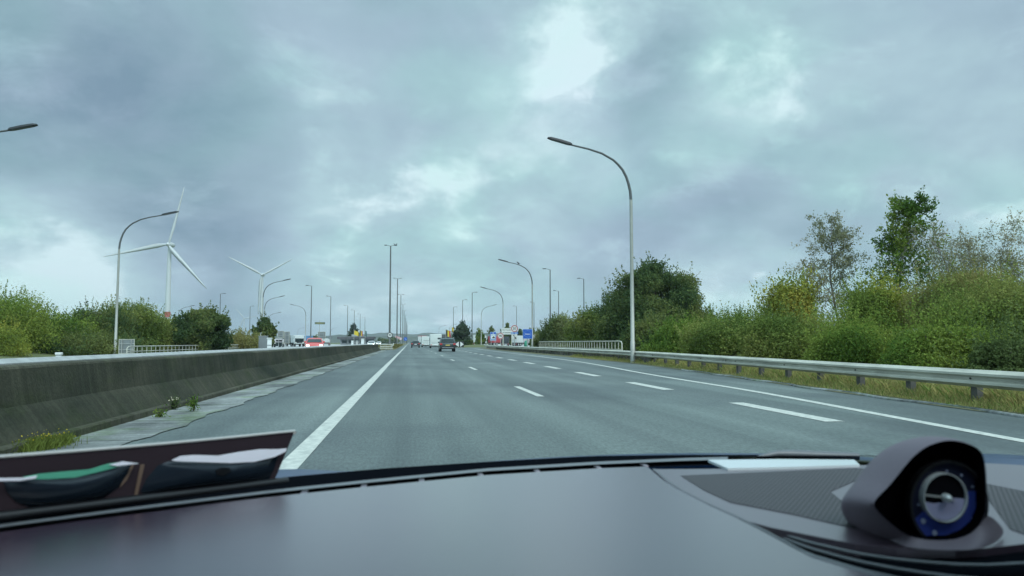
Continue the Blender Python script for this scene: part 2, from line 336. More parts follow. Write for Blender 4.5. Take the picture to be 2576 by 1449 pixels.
pv = MB(); pv.add([(-26, 95, .02), (-30, 420, .02), (-160, 420, .02), (-160, 110, .02), (-60, 95, .02)], [tuple(range(5))]); struct('lorry_yard', pv, 'paving')
# median verge beyond the barrier, verge under the guardrail, island of the exit
mv = MB(); mv.grid(lambda u, v: ((-6.0 + 3.9 * u) - 0.6 * (v < .02), 116 + 700 * v ** 2, .02 + .38 * math.sin(math.pi * u) ** .7 * min(1, v * 30) + .06 * math.sin(40 * u + 90 * v)), 10, 60); struct('median_verge', mv, 'soil')
vg = MB()
def verge(u, v):
    y = -10 + 150 * v ** 1.3; xe = np.interp(y, *zip(*EDGE)); x = xe - .05 + 5.0 * u
    return (x, y, .01 + .10 * min(1, u * 4) + .03 * math.sin(3 * x + 2 * y) * min(1, u * 3) * (u < 1))
vg.grid(verge, 14, 90); struct('verge', vg, 'soil')
kb = MB(); kb.tube([(np.interp(y, *zip(*EDGE)) + .12 * math.sin(y * 1.7), y, .0) for y in np.arange(2, 30, .6)], .05, 5); struct('verge_kerb', kb, 'gutter')
il = MB(); il.grid(lambda u, v: (10.2 + (6 + 10 * v) * u + 2 * v, 163 + 60 * v, .02 + .5 * math.sin(math.pi * min(1, u)) * min(1, v * 8)), 10, 10); struct('grass_island', il, 'grass')
em = MB()
def embank(u, v):
    y = -8 + 150 * v; x0 = 13.5 if y < 45 else 15.5
    h = np.interp(y, [-8, 8, 20, 34, 50, 75, 110, 142], [3.0, 3.0, 2.3, 1.5, 1.2, .9, .3, 0])
    return (x0 + 60 * u, y, -.05 + h * min(1, (u * 60) / 7) * (1 if u < .95 else 1) + .15 * math.sin(x0 * 3 + 7 * y * u))
em.grid(embank, 30, 40); struct('embankment', em, 'grass')
em = MB(); em.grid(lambda u, v: (-27 - 60 * u, -8 + 110 * v, -.05 + 1.0 * min(1, u * 8) * math.sin(math.pi * min(1, max(0, v * 1.05)))), 20, 20); struct('bank', em, 'grass')
# far hills
rs = np.random.RandomState(5)
def ridge(x0, x1, y, h, seed, n=160):
    r = np.random.RandomState(seed); ph = r.rand(8) * 6.28; mb = MB(); xs = np.linspace(x0, x1, n)
    t = np.linspace(0, 1, n); hh = sum(np.sin(t * 6.28 * f + ph[i]) * a for i, (f, a) in enumerate(((1.3, .35), (2.7, .25), (6, .12), (13, .07), (29, .05)))) + 1
    hh = h * np.clip(hh, .15, 2) + r.rand(n) * h * .10
    mb.add([(xs[i], y, -1) for i in range(n)] + [(xs[i], y + 60, hh[i]) for i in range(n)] + [(xs[i], y + 700, -1) for i in range(n)], [(i, i + 1, n + i + 1, n + i) for i in range(n - 1)] + [(n + i, n + i + 1, 2 * n + i + 1, 2 * n + i) for i in range(n - 1)], False); return mb
struct('hills', ridge(-1800, 2600, 2400, 24, 3, 300), 'hill'); struct('distant_hills', ridge(-3000, 3500, 3800, 45, 11, 300), 'hill')
# road markings
def markline(name, pts, wd, z=.005):
    n = len(pts); mb = MB()
    mb.add([(x - wd / 2, y, z) for y, x in pts] + [(x + wd / 2, y, z) for y, x in pts], [(i, n + i, n + i + 1, i + 1) for i in range(n - 1)]); return obj(name, mb, 'paint', road)
LINE = [(-10, 6.6), (4, 6.8), (8.6, 7.05), (14, 7.9), (18, 8.15), (26, 8.5), (36, 9.5), (46, 10.15), (65, 10.5), (87, 10.7), (115, 11.2), (134, 11.7)]
yy = np.arange(-8, 134, 2.0); lx = np.interp(yy, *zip(*LINE)); lx = np.convolve(np.pad(lx, 2, mode='edge'), np.ones(5) / 5, 'valid')
markline('edge_line', [(-10, -1.10), (40, -1.10), (120, -1.06), (900, -1.0)], .21)
markline('edge_line', list(zip(yy, lx)), .20)
for k in range(-1, 16): markline('lane_dash', [(.2 + 15.4 * k, 2.78), (3.8 + 15.4 * k, 2.78)], .16)
for k in range(0, 20):
    y = 2.85 + 7.25 * k; x = np.interp(y, [0, 12, 40, 80, 150], [6.05, 6.15, 6.6, 6.85, 7.6]); x2 = np.interp(y + 3.4, [0, 12, 40, 80, 150], [6.05, 6.15, 6.6, 6.85, 7.6])
    markline('exit_dash', [(y, x), (y + 3.4, x2)], .30)

# ------------------------------------------------------------------ barriers and rails
def wallprof(mb, prof, y0, y1, n):
    k = len(prof)
    for j in range(n + 1):
        y = y0 + (y1 - y0) * j / n; mb.v += [(x + .006 * math.sin(y * 1.3 + z * 5), y, z + .006 * math.sin(y * .7)) for x, z in prof]
    for j in range(n):
        for i in range(k - 1): mb.f.append((j * k + i, j * k + i + 1, (j + 1) * k + i + 1, (j + 1) * k + i)); mb.sm.append(False)
    mb.f.append(tuple(range(k))); mb.f.append(tuple(range(n * k, n * k + k))); mb.sm += [False, False]; return mb
t = thing('concrete_barrier', 'long dark stained concrete barrier along the left edge of the road', 'barrier')
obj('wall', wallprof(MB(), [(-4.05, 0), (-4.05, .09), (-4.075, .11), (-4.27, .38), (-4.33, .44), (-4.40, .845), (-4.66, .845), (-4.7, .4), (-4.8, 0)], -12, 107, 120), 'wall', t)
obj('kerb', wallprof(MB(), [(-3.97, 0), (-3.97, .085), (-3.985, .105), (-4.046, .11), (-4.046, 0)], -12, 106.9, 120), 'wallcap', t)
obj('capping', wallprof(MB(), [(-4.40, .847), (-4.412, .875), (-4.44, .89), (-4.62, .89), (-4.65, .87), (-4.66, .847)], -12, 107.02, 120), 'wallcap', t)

WB = [(0, 0), (-.04, .025), (-.105, .06), (-.105, .10), (-.03, .135), (-.03, .175), (-.105, .21), (-.105, .25), (-.04, .285), (0, .31)]
def beam(path, ztop, side=1):
    mb = MB(); prof = WB + [(x + .012, z) for x, z in reversed(WB)]; k = len(prof); n = len(path)
    for i, (x, y) in enumerate(path):
        a = path[max(i - 1, 0)]; b = path[min(i + 1, n - 1)]; d = Vector((b[0] - a[0], b[1] - a[1])).normalized(); nx, ny = d.y * side, -d.x * side
        mb.v += [(x + p * nx, y + p * ny, ztop - .31 + z) for p, z in prof]
    for j in range(n - 1):
        for i in range(k): mb.f.append((j * k + i, j * k + (i + 1) % k, (j + 1) * k + (i + 1) % k, (j + 1) * k + i)); mb.sm.append(False)
    return mb
RAIL = [(9.3, 3), (9.75, 10), (10.1, 14), (10.6, 19), (11.2, 26), (11.95, 33), (12.4, 39), (12.7, 47), (12.9, 60), (13.0, 75), (13.15, 93), (13.4, 115), (13.9, 136), (14.8, 146)]
def dense(path, step):
    ys = np.arange(path[0][1], path[-1][1], step); xs = np.interp(ys, [p[1] for p in path], [p[0] for p in path])
    k = max(1, int(4 / step)); ker = np.ones(2 * k + 1) / (2 * k + 1); xs = np.convolve(np.pad(xs, k, mode='edge'), ker, 'valid'); return list(zip(xs, ys))
dr = dense(RAIL, 1.0)
t = thing('guardrail', 'pale steel guardrail curving along the right verge under the bushes', 'guardrail')
for k in range(0, len(dr) - 1, 4):
    o_ = .004 if (k // 4) % 2 else 0
    obj('beam', beam([(x - o_, y) for x, y in dr[k:k + 5]][:1] + [(x - o_, y) for x, y in dr[k + 1:k + 5]] + ([(dr[k + 4][0] * .75 + dr[k + 5][0] * .25 - o_, dr[k + 4][1] * .75 + dr[k + 5][1] * .25)] if o_ and k + 5 < len(dr) else []), .67), 'galv', t)
for k, (x, y) in enumerate(dr[1::2][:66]):
    obj('post', MB().box(x + .02, x + .14, y - .075, y + .075, -.05, .64), 'rustpost', t)
    if k % 2 == 0 and y < 60: obj('bolt', MB().cyl((x - .036, y, .51), (x - .055, y, .51), .018, n=8), 'rustpost', t)
for y in (25, 36, 48.5, 62):
    x = np.interp(y, [p[1] for p in dr], [p[0] for p in dr])
    obj('reflector', MB().add([(x - .10, y - .03, .58), (x - .10, y + .01, .44), (x - .0, y + .05, .48), (x - .02, y + .02, .62)], [(0, 1, 2, 3)]), 'white', t)
t = thing('parapet', 'streaked low concrete parapet below the far half of the right guardrail', 'parapet')
pp = MB(); pth = [(x + .13, y) for x, y in dr if 36 < y < 118]; n = len(pth)
pp.add([(x, y, -.05) for x, y in pth] + [(x, y, .42) for x, y in pth] + [(x + .4, y, .42) for x, y in pth] + [(x + .4, y, -.05) for x, y in pth],
       [(a * n + i, a * n + i + 1, (a + 1) * n + i + 1, (a + 1) * n + i) for a in range(3) for i in range(n - 1)]); obj('parapet_wall', pp, 'parapet', t)
t = thing('guardrail', 'bright steel guardrail showing just over the concrete barrier top on the left', 'guardrail')
lr = [(-5.30 - .0008 * (y - 10), y) for y in np.arange(-8, 104, 2.0)]
obj('beam', beam(lr, .935, -1), 'galvd', t)
for x, y in lr[::2]: obj('post', MB().box(x - .12, x - .03, y - .05, y + .05, -.05, .9), 'rustpost', t)
t = thing('guardrail', 'short triple steel rail across the far end of the concrete barrier', 'guardrail', (-4.25, 110, 0))
for z in (.25, .52, .79): obj('rail', MB().tube([(0, 0, z), (.8, .5, z), (1.75, 1.5, z)], .075, 8), 'galv', t)
for x, y in ((.05, .12), (.85, .68), (1.7, 1.6)): obj('post', MB().box(x - .05, x + .05, y, y + .1, -.05, .9), 'galvd', t)
t = thing('guardrail', 'low steel rail bending away into the grassy median past the barrier', 'guardrail', (-2.6, 113, 0))
obj('rail', MB().tube([(0, 0, .62), (.05, 8, .66), (-.2, 20, .75), (-.6, 40, .85), (-1, 60, .9)], .09, 8), 'galv', t)
for q, (x, y) in enumerate(((0, .1), (.0, 9), (-.2, 20), (-.6, 40))): obj('post', MB().box(x - .2, x - .1, y, y + .1, 0, .7), 'galvd', t)

def bridge_rail(label, p0, p1, h, nb):
    t = thing('bridge_railing', label, 'railing', p0); d = Vector(p1) - Vector(p0)
    a = MB().tube([(0, 0, 0), (0, 0, h - .12), d * .006 + Vector((0, 0, h)), d * .02 + Vector((0, 0, h + .02)), d + Vector((0, 0, h + .02))], .04, 8); obj('top_rail', a, 'galv', t)
    obj('lower_rail', MB().tube([Vector((0, 0, h * .55)), d + Vector((0, 0, h * .55))], .035, 6), 'galv', t)
    obj('lower_rail', MB().tube([Vector((0, 0, h * .2)), d + Vector((0, 0, h * .2))], .035, 6), 'galv', t)
    for k in range(1, nb + 1): q = d * (k / nb); obj('baluster', MB().box(q.x - .02, q.x + .02, q.y - .03, q.y + .03, -.1, h), 'galv', t)
    return t
bridge_rail('white tubular bridge railing behind the right guardrail by the big lamp post', (13.9, 47.5, 0), (14.6, 83, 0), 1.2, 40)
bridge_rail('white tubular bridge railing beyond the barrier at the foot of the left bushes', (-21.3, 60, 0), (-21.5, 108, 0), .82, 44)

# ------------------------------------------------------------------ lamps
NECK = [(0, 9.1), (-.04, 9.6), (-.13, 10.0), (-.26, 10.4), (-.46, 10.78), (-.72, 11.08), (-1.0, 11.33), (-1.65, 11.68), (-2.4, 11.9), (-3.3, 12.08), (-3.5, 12.13)]
def swan_proto(label):
    t = thing('street_lamp', label, 'street lamp', (0, 0, 0), 0, 'swan-neck street lamps')
    obj('post', MB().tube([(0, 0, -.05), (0, 0, 1.2), (0, 0, 1.21), (0, 0, 5), (0, 0, 9.1)], [.135, .13, .115, .1, .085], 12), 'lamp_grey', t)
    obj('arm', MB().tube([(x, 0, z) for x, z in NECK], [.08, .078, .075, .072, .07, .066, .062, .058, .052, .048, .046], 10), 'lamp_arm', t)
    hd = MB(); d = Vector((-1.35, 0, .34)).normalized(); u = Vector((.24, 0, .97)); p = Vector((-3.35, 0, 12.09)); vs = []
    for s, wd, hh in ((0, .07, .06), (.12, .15, .10), (.7, .17, .11), (1.25, .16, .09), (1.42, .10, .04)):
        c = p + d * s; vs += [c + Vector((0, -wd, 0)) - u * .02, c + Vector((0, wd, 0)) - u * .02, c + Vector((0, wd * .7, 0)) + u * hh, c + Vector((0, -wd * .7, 0)) + u * hh]
    hd.add(vs, [(a * 4 + k, a * 4 + (k + 1) % 4, a * 4 + 4 + (k + 1) % 4, a * 4 + 4 + k) for a in range(4) for k in range(4)] + [(0, 1, 2, 3), (16, 17, 18, 19)])
    h = obj('lamp_head', hd, 'lamp_dark', t)
    q = p + d * .18 - u * .024; r_ = p + d * 1.2 - u * .024
    obj('lens', MB().prism([q + Vector((0, -.12, 0)), q + Vector((0, .12, 0)), r_ + Vector((0, .12, 0)), r_ + Vector((0, -.12, 0))], -u * .02), 'lens', h)
    return t
sw = None; LAMPS = [
    (1376, 348, -1, 'tall pale swan-neck lamp post standing behind the right guardrail before the round tree'),
    (1252, 653, -1, 'swan-neck lamp post behind the blue square border sign, a bird on its arm'),
    (1207, 722, -1, 'dark swan-neck lamp post right behind the red ringed 90 sign on the exit'),
    (1250, 766, 1, 'thin swan-neck lamp post arching right beside the blue and white motorway sign'),
    (1122, 818, 1, 'tiny far swan-neck lamp arching right above the white caravans'),
    (1150, 815, 1, 'tiny far swan-neck lamp arching right against the dark pine by the exit'),
    (95, 315, 1, 'nearest left swan-neck lamp, only its dark head reaching into the picture at the left edge'),
    (450, 533, 1, 'swan-neck lamp post among the left bushes, its head crossing a turbine blade'),
    (732, 702, 1, 'swan-neck lamp post in front of the small tree beside the second turbine'),
    (717, 744, 1, 'shorter looking swan-neck lamp just right of the one before the small tree'),
    (728, 765, -1, 'swan-neck lamp arching left in front of the white lorry across the barrier'),
    (708, 785, 1, 'faint swan-neck lamp peeking out right of the small tree'),
    (490, 768, 1, 'swan-neck lamp rising out of the bushes right of the banded turbine tower'),
    (765, 824, 1, 'small far swan-neck lamp above the white lorry cab across the road'),
    (848, 824, 1, 'small far swan-neck lamp left of the flat brown service building')]
for px, py, sgn, lab in LAMPS:
    d = FD * 11.3 / (861 - py); p = at(px, py, d); loc = (p.x + 4.75 * (-sgn), p.y, 0)
    if sw is None: sw = swan_proto(lab); sw.location = loc; sw.rotation_euler = (0, 0, 0 if sgn < 0 else math.pi)
    else: dup(sw, lab, loc, 0 if sgn < 0 else math.pi)

def mast_proto(label, arms, H, name, grp, rb, rt, arm=1.9):
    t = thing(name, label, 'light mast', (0, 0, 0), 0, grp)
    obj('pole', MB().tube([(0, 0, -.05), (0, 0, H * .4), (0, 0, H)], [rb, (rb + rt) / 2, rt], 10), 'mast', t)
    for s in arms:
        a = obj('arm', MB().tube([(0, 0, H - .05), (s * arm * .45, 0, H + .12), (s * arm * .6, 0, H + .15)], [.06, .05, .05], 6), 'mast', t)
        obj('lamp_head', MB().bevbox(min(s * arm * .55, s * arm), max(s * arm * .55, s * arm), -.2, .2, H + .08, H + .24, .04), 'lamp_dark', t)
    return t
ORD = ['nearest and tallest', 'second nearest', 'third nearest', 'fourth nearest', 'fifth nearest', 'sixth nearest', 'seventh nearest', 'eighth nearest', 'ninth nearest', 'tenth nearest']
dm = None
for k in range(10):
    d = 174 + 90 * k; lab = '%s double-armed light mast in the row down the median' % ORD[k]; loc = (-4.5 + .02 * (d - 174) * .1, d * .99, 0)
    if dm is None: dm = mast_proto(lab, (-1, 1), 23.4, 'light_mast', 'double-armed masts along the median', .26, .15, 1.45); dm.location = loc
    else: dup(dm, lab, loc)
sm = {}
for px, top, s, lab in [
    (551, 738, 1, 'thin light mast just above the left tree, right of the banded turbine'), (627, 770, 1, 'thin light mast between the left tree and the small round tree'),
    (781, 718, -1, 'tall light mast with left arm directly behind the red car'), (830, 745, -1, 'light mast right of the grey sign back, left of the flat building'),
    (873, 768, -1, 'slim mast at the left edge of the dark cedar by the flat building'), (890, 780, -1, 'slim mast rising out of the dark cedar top'),
    (905, 790, -1, 'slim mast over the middle of the flat brown building'), (917, 798, -1, 'slim mast next to the green flag over the flat building'),
    (1384, 676, -1, 'tall light mast with left arm rising behind the grey-green bush on the right'), (1405, 731, -1, 'shorter light mast just right of the tall one behind the grey-green bush'),
    (1469, 700, -1, 'light mast with left arm left of the big round tree'), (1299, 770, -1, 'light mast behind the 50 speed sign'), (1343, 760, -1, 'faint light mast right of the blue border sign'),
    (1187, 735, 1, 'light mast with right arm at the right edge of the dark pine'), (1163, 754, 1, 'light mast with right arm rising out of the dark pine'), (1140, 772, 1, 'light mast with right arm at the left edge of the dark pine')]:
    d = FD * 16.85 / (861 - top); loc = base(px, d)
    if s not in sm: sm[s] = mast_proto(lab, (s,), 17.9, 'light_mast', 'single-armed masts of the service areas', .19, .11, 1.75); sm[s].location = loc
    else: dup(sm[s], lab, loc)

# birds on the lamps
def bird(label, p, rz):
    t = MB(); vs = [(-.20, 0, .06), (-.12, 0, .10), (-.02, 0, .17), (.08, 0, .22), (.14, 0, .33), (.20, 0, .34), (.27, 0, .32)]
    t.tube(vs, [.01, .05, .09, .09, .055, .05, .008], 8); t.cyl((.02, .03, 0), (.02, .03, .12), .01, n=5); t.cyl((.02, -.03, 0), (.02, -.03, .12), .01, n=5)
    o = obj('bird', t, 'dark'); o.location = p; o.rotation_euler = (0, 0, rz); return tag(o, label, 'bird', 'birds perched on lamps')
d = FD * 11.3 / (861 - 653); p = at(1252, 653, d); bird('dark bird perched on the arm of the swan-neck lamp behind the border sign', (p.x + 4.75 - 1.9, p.y, 11.79), 2.8)
bird('dark bird on the nearest median mast, on the outer end of its right lamp head', (-4.5 + 1.25, 172.3, 23.63), .3)
bird('dark bird on the nearest median mast, nearer the pole on its right lamp head', (-4.5 + .85, 172.3, 23.63), 2.6)

# ------------------------------------------------------------------ wind turbines
def turbine(label, hub, d, rot, blen, red=None, zbase=-2):
    h = at(*hub, d); t = thing('wind_turbine', label, 'wind turbine', (h.x, h.y, 0), 0, 'wind turbines'); H = h.z
    obj('tower', MB().tube([(0, 0, zbase), (0, 0, H * .5), (0, 0, H - 1.5)], [2.5, 2.1, 1.45], 20), 'turbine', t)
    if red: obj('red_band', MB().tube([(0, 0, red[0]), (0, 0, red[1])], [2.52, 2.50], 20, False), 'red', t)
    f = Vector((h.x, h.y, 0)).normalized(); back = f                       # rotor faces the road
    rx = CM @ Vector((1, 0, 0)); uz = Vector((0, 0, 1)); nrm = -(CM @ Vector((0, 0, -1))); nrm.z = 0; nrm.normalize()
    c = Vector((0, 0, H)) + nrm * 3.2
    nb = MB(); side = Vector((-nrm.y, nrm.x, 0))
    for s, r_ in ((-1,), ) if False else (): pass
    nb.tube([Vector((0, 0, H + .3)) - nrm * 6.5, Vector((0, 0, H + .3)) - nrm * 6, Vector((0, 0, H + .3)) - nrm * 1, Vector((0, 0, H)) + nrm * 1.8], [1.2, 2.0, 2.3, 1.9], 12); obj('nacelle', nb, 'turbine', t)
    hb = obj('hub', MB().tube([c - nrm * 1.4, c, c + nrm * 1.3, c + nrm * 2.0], [1.8, 1.8, 1.3, .3], 14), 'turbine', t)
    for (dx, dy), bl in zip(rot, blen):
        v = (rx * dx + uz * -dy); v = (v - nrm * v.dot(nrm)).normalized(); ch = v.cross(nrm).normalized(); vs = []
        for s, c0, th, tw in ((.0, .9, .9, 0), (.04, .9, .8, 0), (.16, 2.1, .55, .6), (.3, 1.9, .4, .45), (.6, 1.2, .25, .25), (.9, .6, .12, .1), (1, .12, .05, 0)):
            q = c + v * (bl * s); a = ch * math.cos(tw) + nrm * math.sin(tw); b = nrm * math.cos(tw) - ch * math.sin(tw)
            vs += [q - a * c0 * .65, q + b * th, q + a * c0 * 1.35, q - b * th]
        mb = MB(); mb.add(vs, [(i * 4 + k, i * 4 + (k + 1) % 4, i * 4 + 4 + (k + 1) % 4, i * 4 + 4 + k) for i in range(6) for k in range(4)] + [(24, 25, 26, 27)], True); obj('blade', mb, 'turbine', t)
    return t
k1 = 640 / FD
turbine('nearest wind turbine with a red band low on its tower', (427, 616), 640, ((34, -139), (-170, 33), (98, 109)), (150 * k1, 164 * k1, 150 * k1), (1.15 + 63 * k1, 1.15 + 76 * k1))
k2 = 1030 / FD
turbine('wind turbine with its blades in an upright Y seen above the small round tree', (660, 692), 1030, ((-88, -47), (76, -40), (-7, 101)), (98 * k2, 88 * k2, 100 * k2))
k3 = 2800 / FD
turbine('tiny distant wind turbine low on the horizon left of the small round tree', (614, 801), 2600, ((-23, -27), (36, -6), (-13, 34)), (33 * k3, 34 * k3, 34 * k3))
turbine('wind turbine beyond the left edge, just one blade tip showing', (-128, 470), 640, ((135, 46), (-107, 94), (-28, -140)), (143 * k1,) * 3)

# ------------------------------------------------------------------ foliage
def noise3(p, rs, n=6, f=1.0):
    out = np.zeros(len(p))
    for i in range(n):
        k = rs.randn(3) * f; out += np.sin(p @ k + rs.rand() * 6.28)
    return out / n
def leafmesh(name, pts, nrm, size, cols, parent, m='leaf', aspect=.55, droop=0):
    n = len(pts); rs = np.random.RandomState(n % 9973)
    t = np.cross(nrm, rs.randn(n, 3)); t /= np.linalg.norm(t, axis=1)[:, None] + 1e-9
    if droop: t[:, 2] -= droop; t /= np.linalg.norm(t, axis=1)[:, None]
    b = np.cross(nrm, t); b /= np.linalg.norm(b, axis=1)[:, None] + 1e-9
    sz = size * (.6 + .8 * rs.rand(n))[:, None]
    v = np.stack([pts - t * sz, pts - b * sz * aspect + nrm * sz * .15, pts + t * sz, pts + b * sz * aspect + nrm * sz * .15], 1).reshape(-1, 3)
    me = bpy.data.meshes.new(name); me.vertices.add(4 * n); me.vertices.foreach_set('co', v.astype(np.float32).ravel())
    me.loops.add(4 * n); me.loops.foreach_set('vertex_index', np.arange(4 * n, dtype=np.int32)); me.polygons.add(n); me.polygons.foreach_set('loop_start', np.arange(0, 4 * n, 4, dtype=np.int32)); me.polygons.foreach_set('loop_total', np.full(n, 4, dtype=np.int32))
    a = me.attributes.new('tint', 'FLOAT_COLOR', 'POINT'); c = np.ones((n, 4)); c[:, :3] = cols; a.data.foreach_set('color', np.repeat(c, 4, 0).astype(np.float32).ravel())
    me.update(); me.validate(); me.materials.append(M[m]); o = bpy.data.objects.new(name, me); COL.objects.link(o); o.parent = parent; return o
PAL = {'mid': ((.032, .060, .012), (.066, .100, .020), (.098, .122, .026)), 'dark': ((.026, .044, .018), (.048, .068, .023), (.072, .084, .027)), 'lime': ((.066, .090, .020), (.120, .138, .026), (.165, .155, .034)),
       'yellow': ((.075, .095, .022), (.135, .145, .028), (.18, .16, .035)), 'olive': ((.042, .064, .016), (.076, .100, .025), (.106, .116, .034)), 'grey': ((.040, .056, .020), (.068, .088, .032), (.096, .106, .044)),
       'birch': ((.085, .092, .050), (.118, .118, .068), (.142, .128, .080)), 'blue': ((.018, .03, .022), (.028, .042, .028), (.04, .054, .034)), 'brown': ((.054, .066, .020), (.090, .096, .030), (.122, .110, .040))}
def colours(p, pal, rs, f=.9):
    a, b, c = (np.array(x) for x in PAL[pal]); t = np.clip(.5 + noise3(p, rs, 6, f) * 1.25 + rs.randn(len(p)) * .22, 0, 1)[:, None]
    k = 2.3 * np.where(t < .5, a + (b - a) * t * 2, b + (c - b) * (t - .5) * 2); return np.clip(k * (1 + rs.randn(len(p), 1) * .15), .004, 1)
def crown(blobs, n, rs, size, sprigs=0, spl=.8, up=.35, shell=.16, flat=True, lump=.14):
    bl = np.array([(*c, *(r if hasattr(r, '__len__') else (r, r, r))) for c, r in blobs]); wt = (bl[:, 3] * bl[:, 5]) ** .9; wt /= wt.sum()
    idx = rs.choice(len(bl), n, p=wt); u = rs.randn(n, 3); u /= np.linalg.norm(u, axis=1)[:, None]
    rad = 1 - np.abs(rs.randn(n)) * shell * 1.6 + noise3(u * 3 + bl[idx, :3], rs, 6, 1.5) * lump * 2
    p = bl[idx, :3] + u * bl[idx, 3:] * rad[:, None]
    nr = u * .7 + rs.randn(n, 3) * .75; nr[:, 2] += up; nr /= np.linalg.norm(nr, axis=1)[:, None]
    if sprigs:
        m_ = 14; bi = rs.choice(len(bl), sprigs, p=wt); su = rs.randn(sprigs, 3); su[:, 2] = np.abs(su[:, 2]) * 1.3 + .15; su /= np.linalg.norm(su, axis=1)[:, None]
        st = bl[bi, :3] + su * bl[bi, 3:] * .95; dr_ = su + np.array((0, 0, .7)); dr_ /= np.linalg.norm(dr_, axis=1)[:, None]; ln = spl * (.3 + rs.rand(sprigs))
        s = np.tile(np.linspace(0, 1, m_), sprigs); k = np.repeat(np.arange(sprigs), m_)
        q = st[k] + dr_[k] * (ln[k] * s)[:, None] + rs.randn(len(k), 3) * (size * .9 * (1.25 - s))[:, None]
        p = np.vstack([p, q]); nq = rs.randn(len(k), 3); nq /= np.linalg.norm(nq, axis=1)[:, None]; nr = np.vstack([nr, nq])
    keep = p[:, 2] > -.1; return p[keep], nr[keep]
def stems(r0, spread, h, n, rs, m='bark', rad=.06):
    mb = MB()
    for k in range(n):
        a = rs.rand() * 6.28; q = np.array([math.cos(a), math.sin(a), 0]) * spread * (.3 + .7 * rs.rand())
        mb.tube([q * .25, q * .5 + (0, 0, h * .35), q * .8 + (0, 0, h * .7), q + (0, 0, h)], [rad, rad * .8, rad * .5, rad * .2], 6)
    return mb
GB = 'bushes on the roadside banks'
def bush(label, px, top, d, wid, pal, n, size, seed, depth=None, cat='bush', name='bush', sprigs=200, z0=0.0, spl=1.0, stemn=7, grp=GB, lump=.2):
    n = int(n * 1.8); size *= .68
    rs = np.random.RandomState(seed); loc = base(px, d, z0); H = CAMZ + px2m(861 - top, d) - z0; W = px2m(wid * 1.12, d); Dp = depth or W * .8
    t = thing(name, label, cat, loc, 0, grp); blobs = []
    for k in range(16):
        a = rs.rand() * 6.28; rr = rs.rand() ** .5; x = math.cos(a) * rr * W * .34; y = math.sin(a) * rr * Dp * .34
        top_k = H * (1 - .40 * (abs(x) / (W * .5)) ** 1.6 - .1 * rs.rand()); r_ = W * (.13 + .09 * rs.rand()); rz = min(top_k * .5, max(r_ * 1.1, H * .30)); blobs.append(((x, y, top_k - rz), (r_, r_ * .9, rz)))
    for k in range(8):                                              # low skirts down to the ground
        a = 6.28 * k / 8; blobs.append(((math.cos(a) * W * .34, math.sin(a) * Dp * .34, H * .22), (W * .17, Dp * .17, H * .26)))
    p, nr = crown(blobs, n, rs, size, sprigs, spl, shell=.24, lump=lump)
    leafmesh('foliage', p, nr, size, colours(p + rs.rand(3) * 9, pal, rs), t)
    obj('stems', stems(0, W * .3, H * .75, stemn, rs), 'bark', t); return t
# left bank
bush('tall yellow-green bush at the left picture edge beyond the barrier', -40, 722, 60, 330, 'mid', 34000, .11, 1)
bush('low yellow-green bush at the left edge just over the rail', -20, 815, 54, 170, 'lime', 16000, .075, 2)
bush('bush with ragged top between the left edge and the swan-neck lamp', 150, 785, 66, 200, 'mid', 24000, .115, 3)
bush('dark leaning bush left of the first swan-neck lamp over the barrier', 245, 768, 70, 190, 'dark', 22000, .12, 4)
bush('olive bush with high ragged top behind the lamp post and sign back', 330, 757, 74, 200, 'olive', 26000, .12, 5)
bush('low brownish bush under the banded turbine tower', 425, 800, 86, 130, 'olive', 14000, .13, 6)
bush('low blue-green shade bush behind the sign back over the rail', 230, 835, 64, 260, 'dark', 18000, .11, 7)
bush('low brownish bush between the left tree and the small round tree', 605, 838, 96, 110, 'brown', 9000, .13, 8)
def tree(label, px, top, d, wid, pal, n, size, seed, trunk=.25, z0=0, cat='tree', conic=0, sprigs=80, grp='broadleaf trees along the road', name='broadleaf_tree', low=.12, spl=.9, asp=.55, dome=0):
    rs = np.random.RandomState(seed); loc = base(px, d, z0); H = CAMZ + px2m(861 - top, d) - z0; W = px2m(wid, d); t = thing(name, label, cat, loc, 0, grp); blobs = []
    for k in range(170 if dome else 40):
        s = rs.rand(); zc = H * (low + (1 - low - .1) * s); env = (math.sin(math.pi * min(1, .22 + .78 * s)) ** .75 if not conic else (1.08 - s) ** conic) if not dome else (1 - s ** 2.4) ** .55 * .98 + .02; a = rs.rand() * 6.28; rr = W * .5 * env * ((.25 + .6 * rs.rand()) if not dome else (.3 + .58 * rs.rand() ** .5))
        r_ = W * (.11 + .06 * rs.rand()) * (.6 + .5 * env) * (.72 if dome else 1); blobs.append(((math.cos(a) * rr, math.sin(a) * rr, min(zc, H - r_ * .8)), (r_, r_, r_ * .75)))
    blobs.append(((0, 0, H * .9), (W * .12, W * .12, H * .1)))
    p, nr = crown(blobs, n, rs, size, sprigs, spl); leafmesh('crown', p, nr, size, colours(p + rs.rand(3) * 9, pal, rs, 2.5 / max(W, 1) + .35), t, aspect=asp)
    mb = MB().tube([(0, 0, -.1), (.05, 0, H * .3), (0, .05, H * .6), (0, 0, H * .9)], [trunk, trunk * .8, trunk * .5, trunk * .1], 8)
    for k in range(12):
        a = rs.rand() * 6.28; z = H * (.15 + .45 * rs.rand()); q = W * .27; mb.tube([(0, 0, z), (math.cos(a) * q * .5, math.sin(a) * q * .5, z + H * .06), (math.cos(a) * q, math.sin(a) * q, z + H * .16)], [trunk * .4, trunk * .25, trunk * .05], 6)
    obj('trunk', mb, 'bark', t); return t
tree('dark spreading tree beyond the barrier right of the banded turbine', 512, 776, 78, 190, 'dark', 34000, .12, 21)
tree('small round-topped tree under the Y-shaped turbine behind a lamp post', 664, 797, 112, 66, 'dark', 15000, .15, 22)
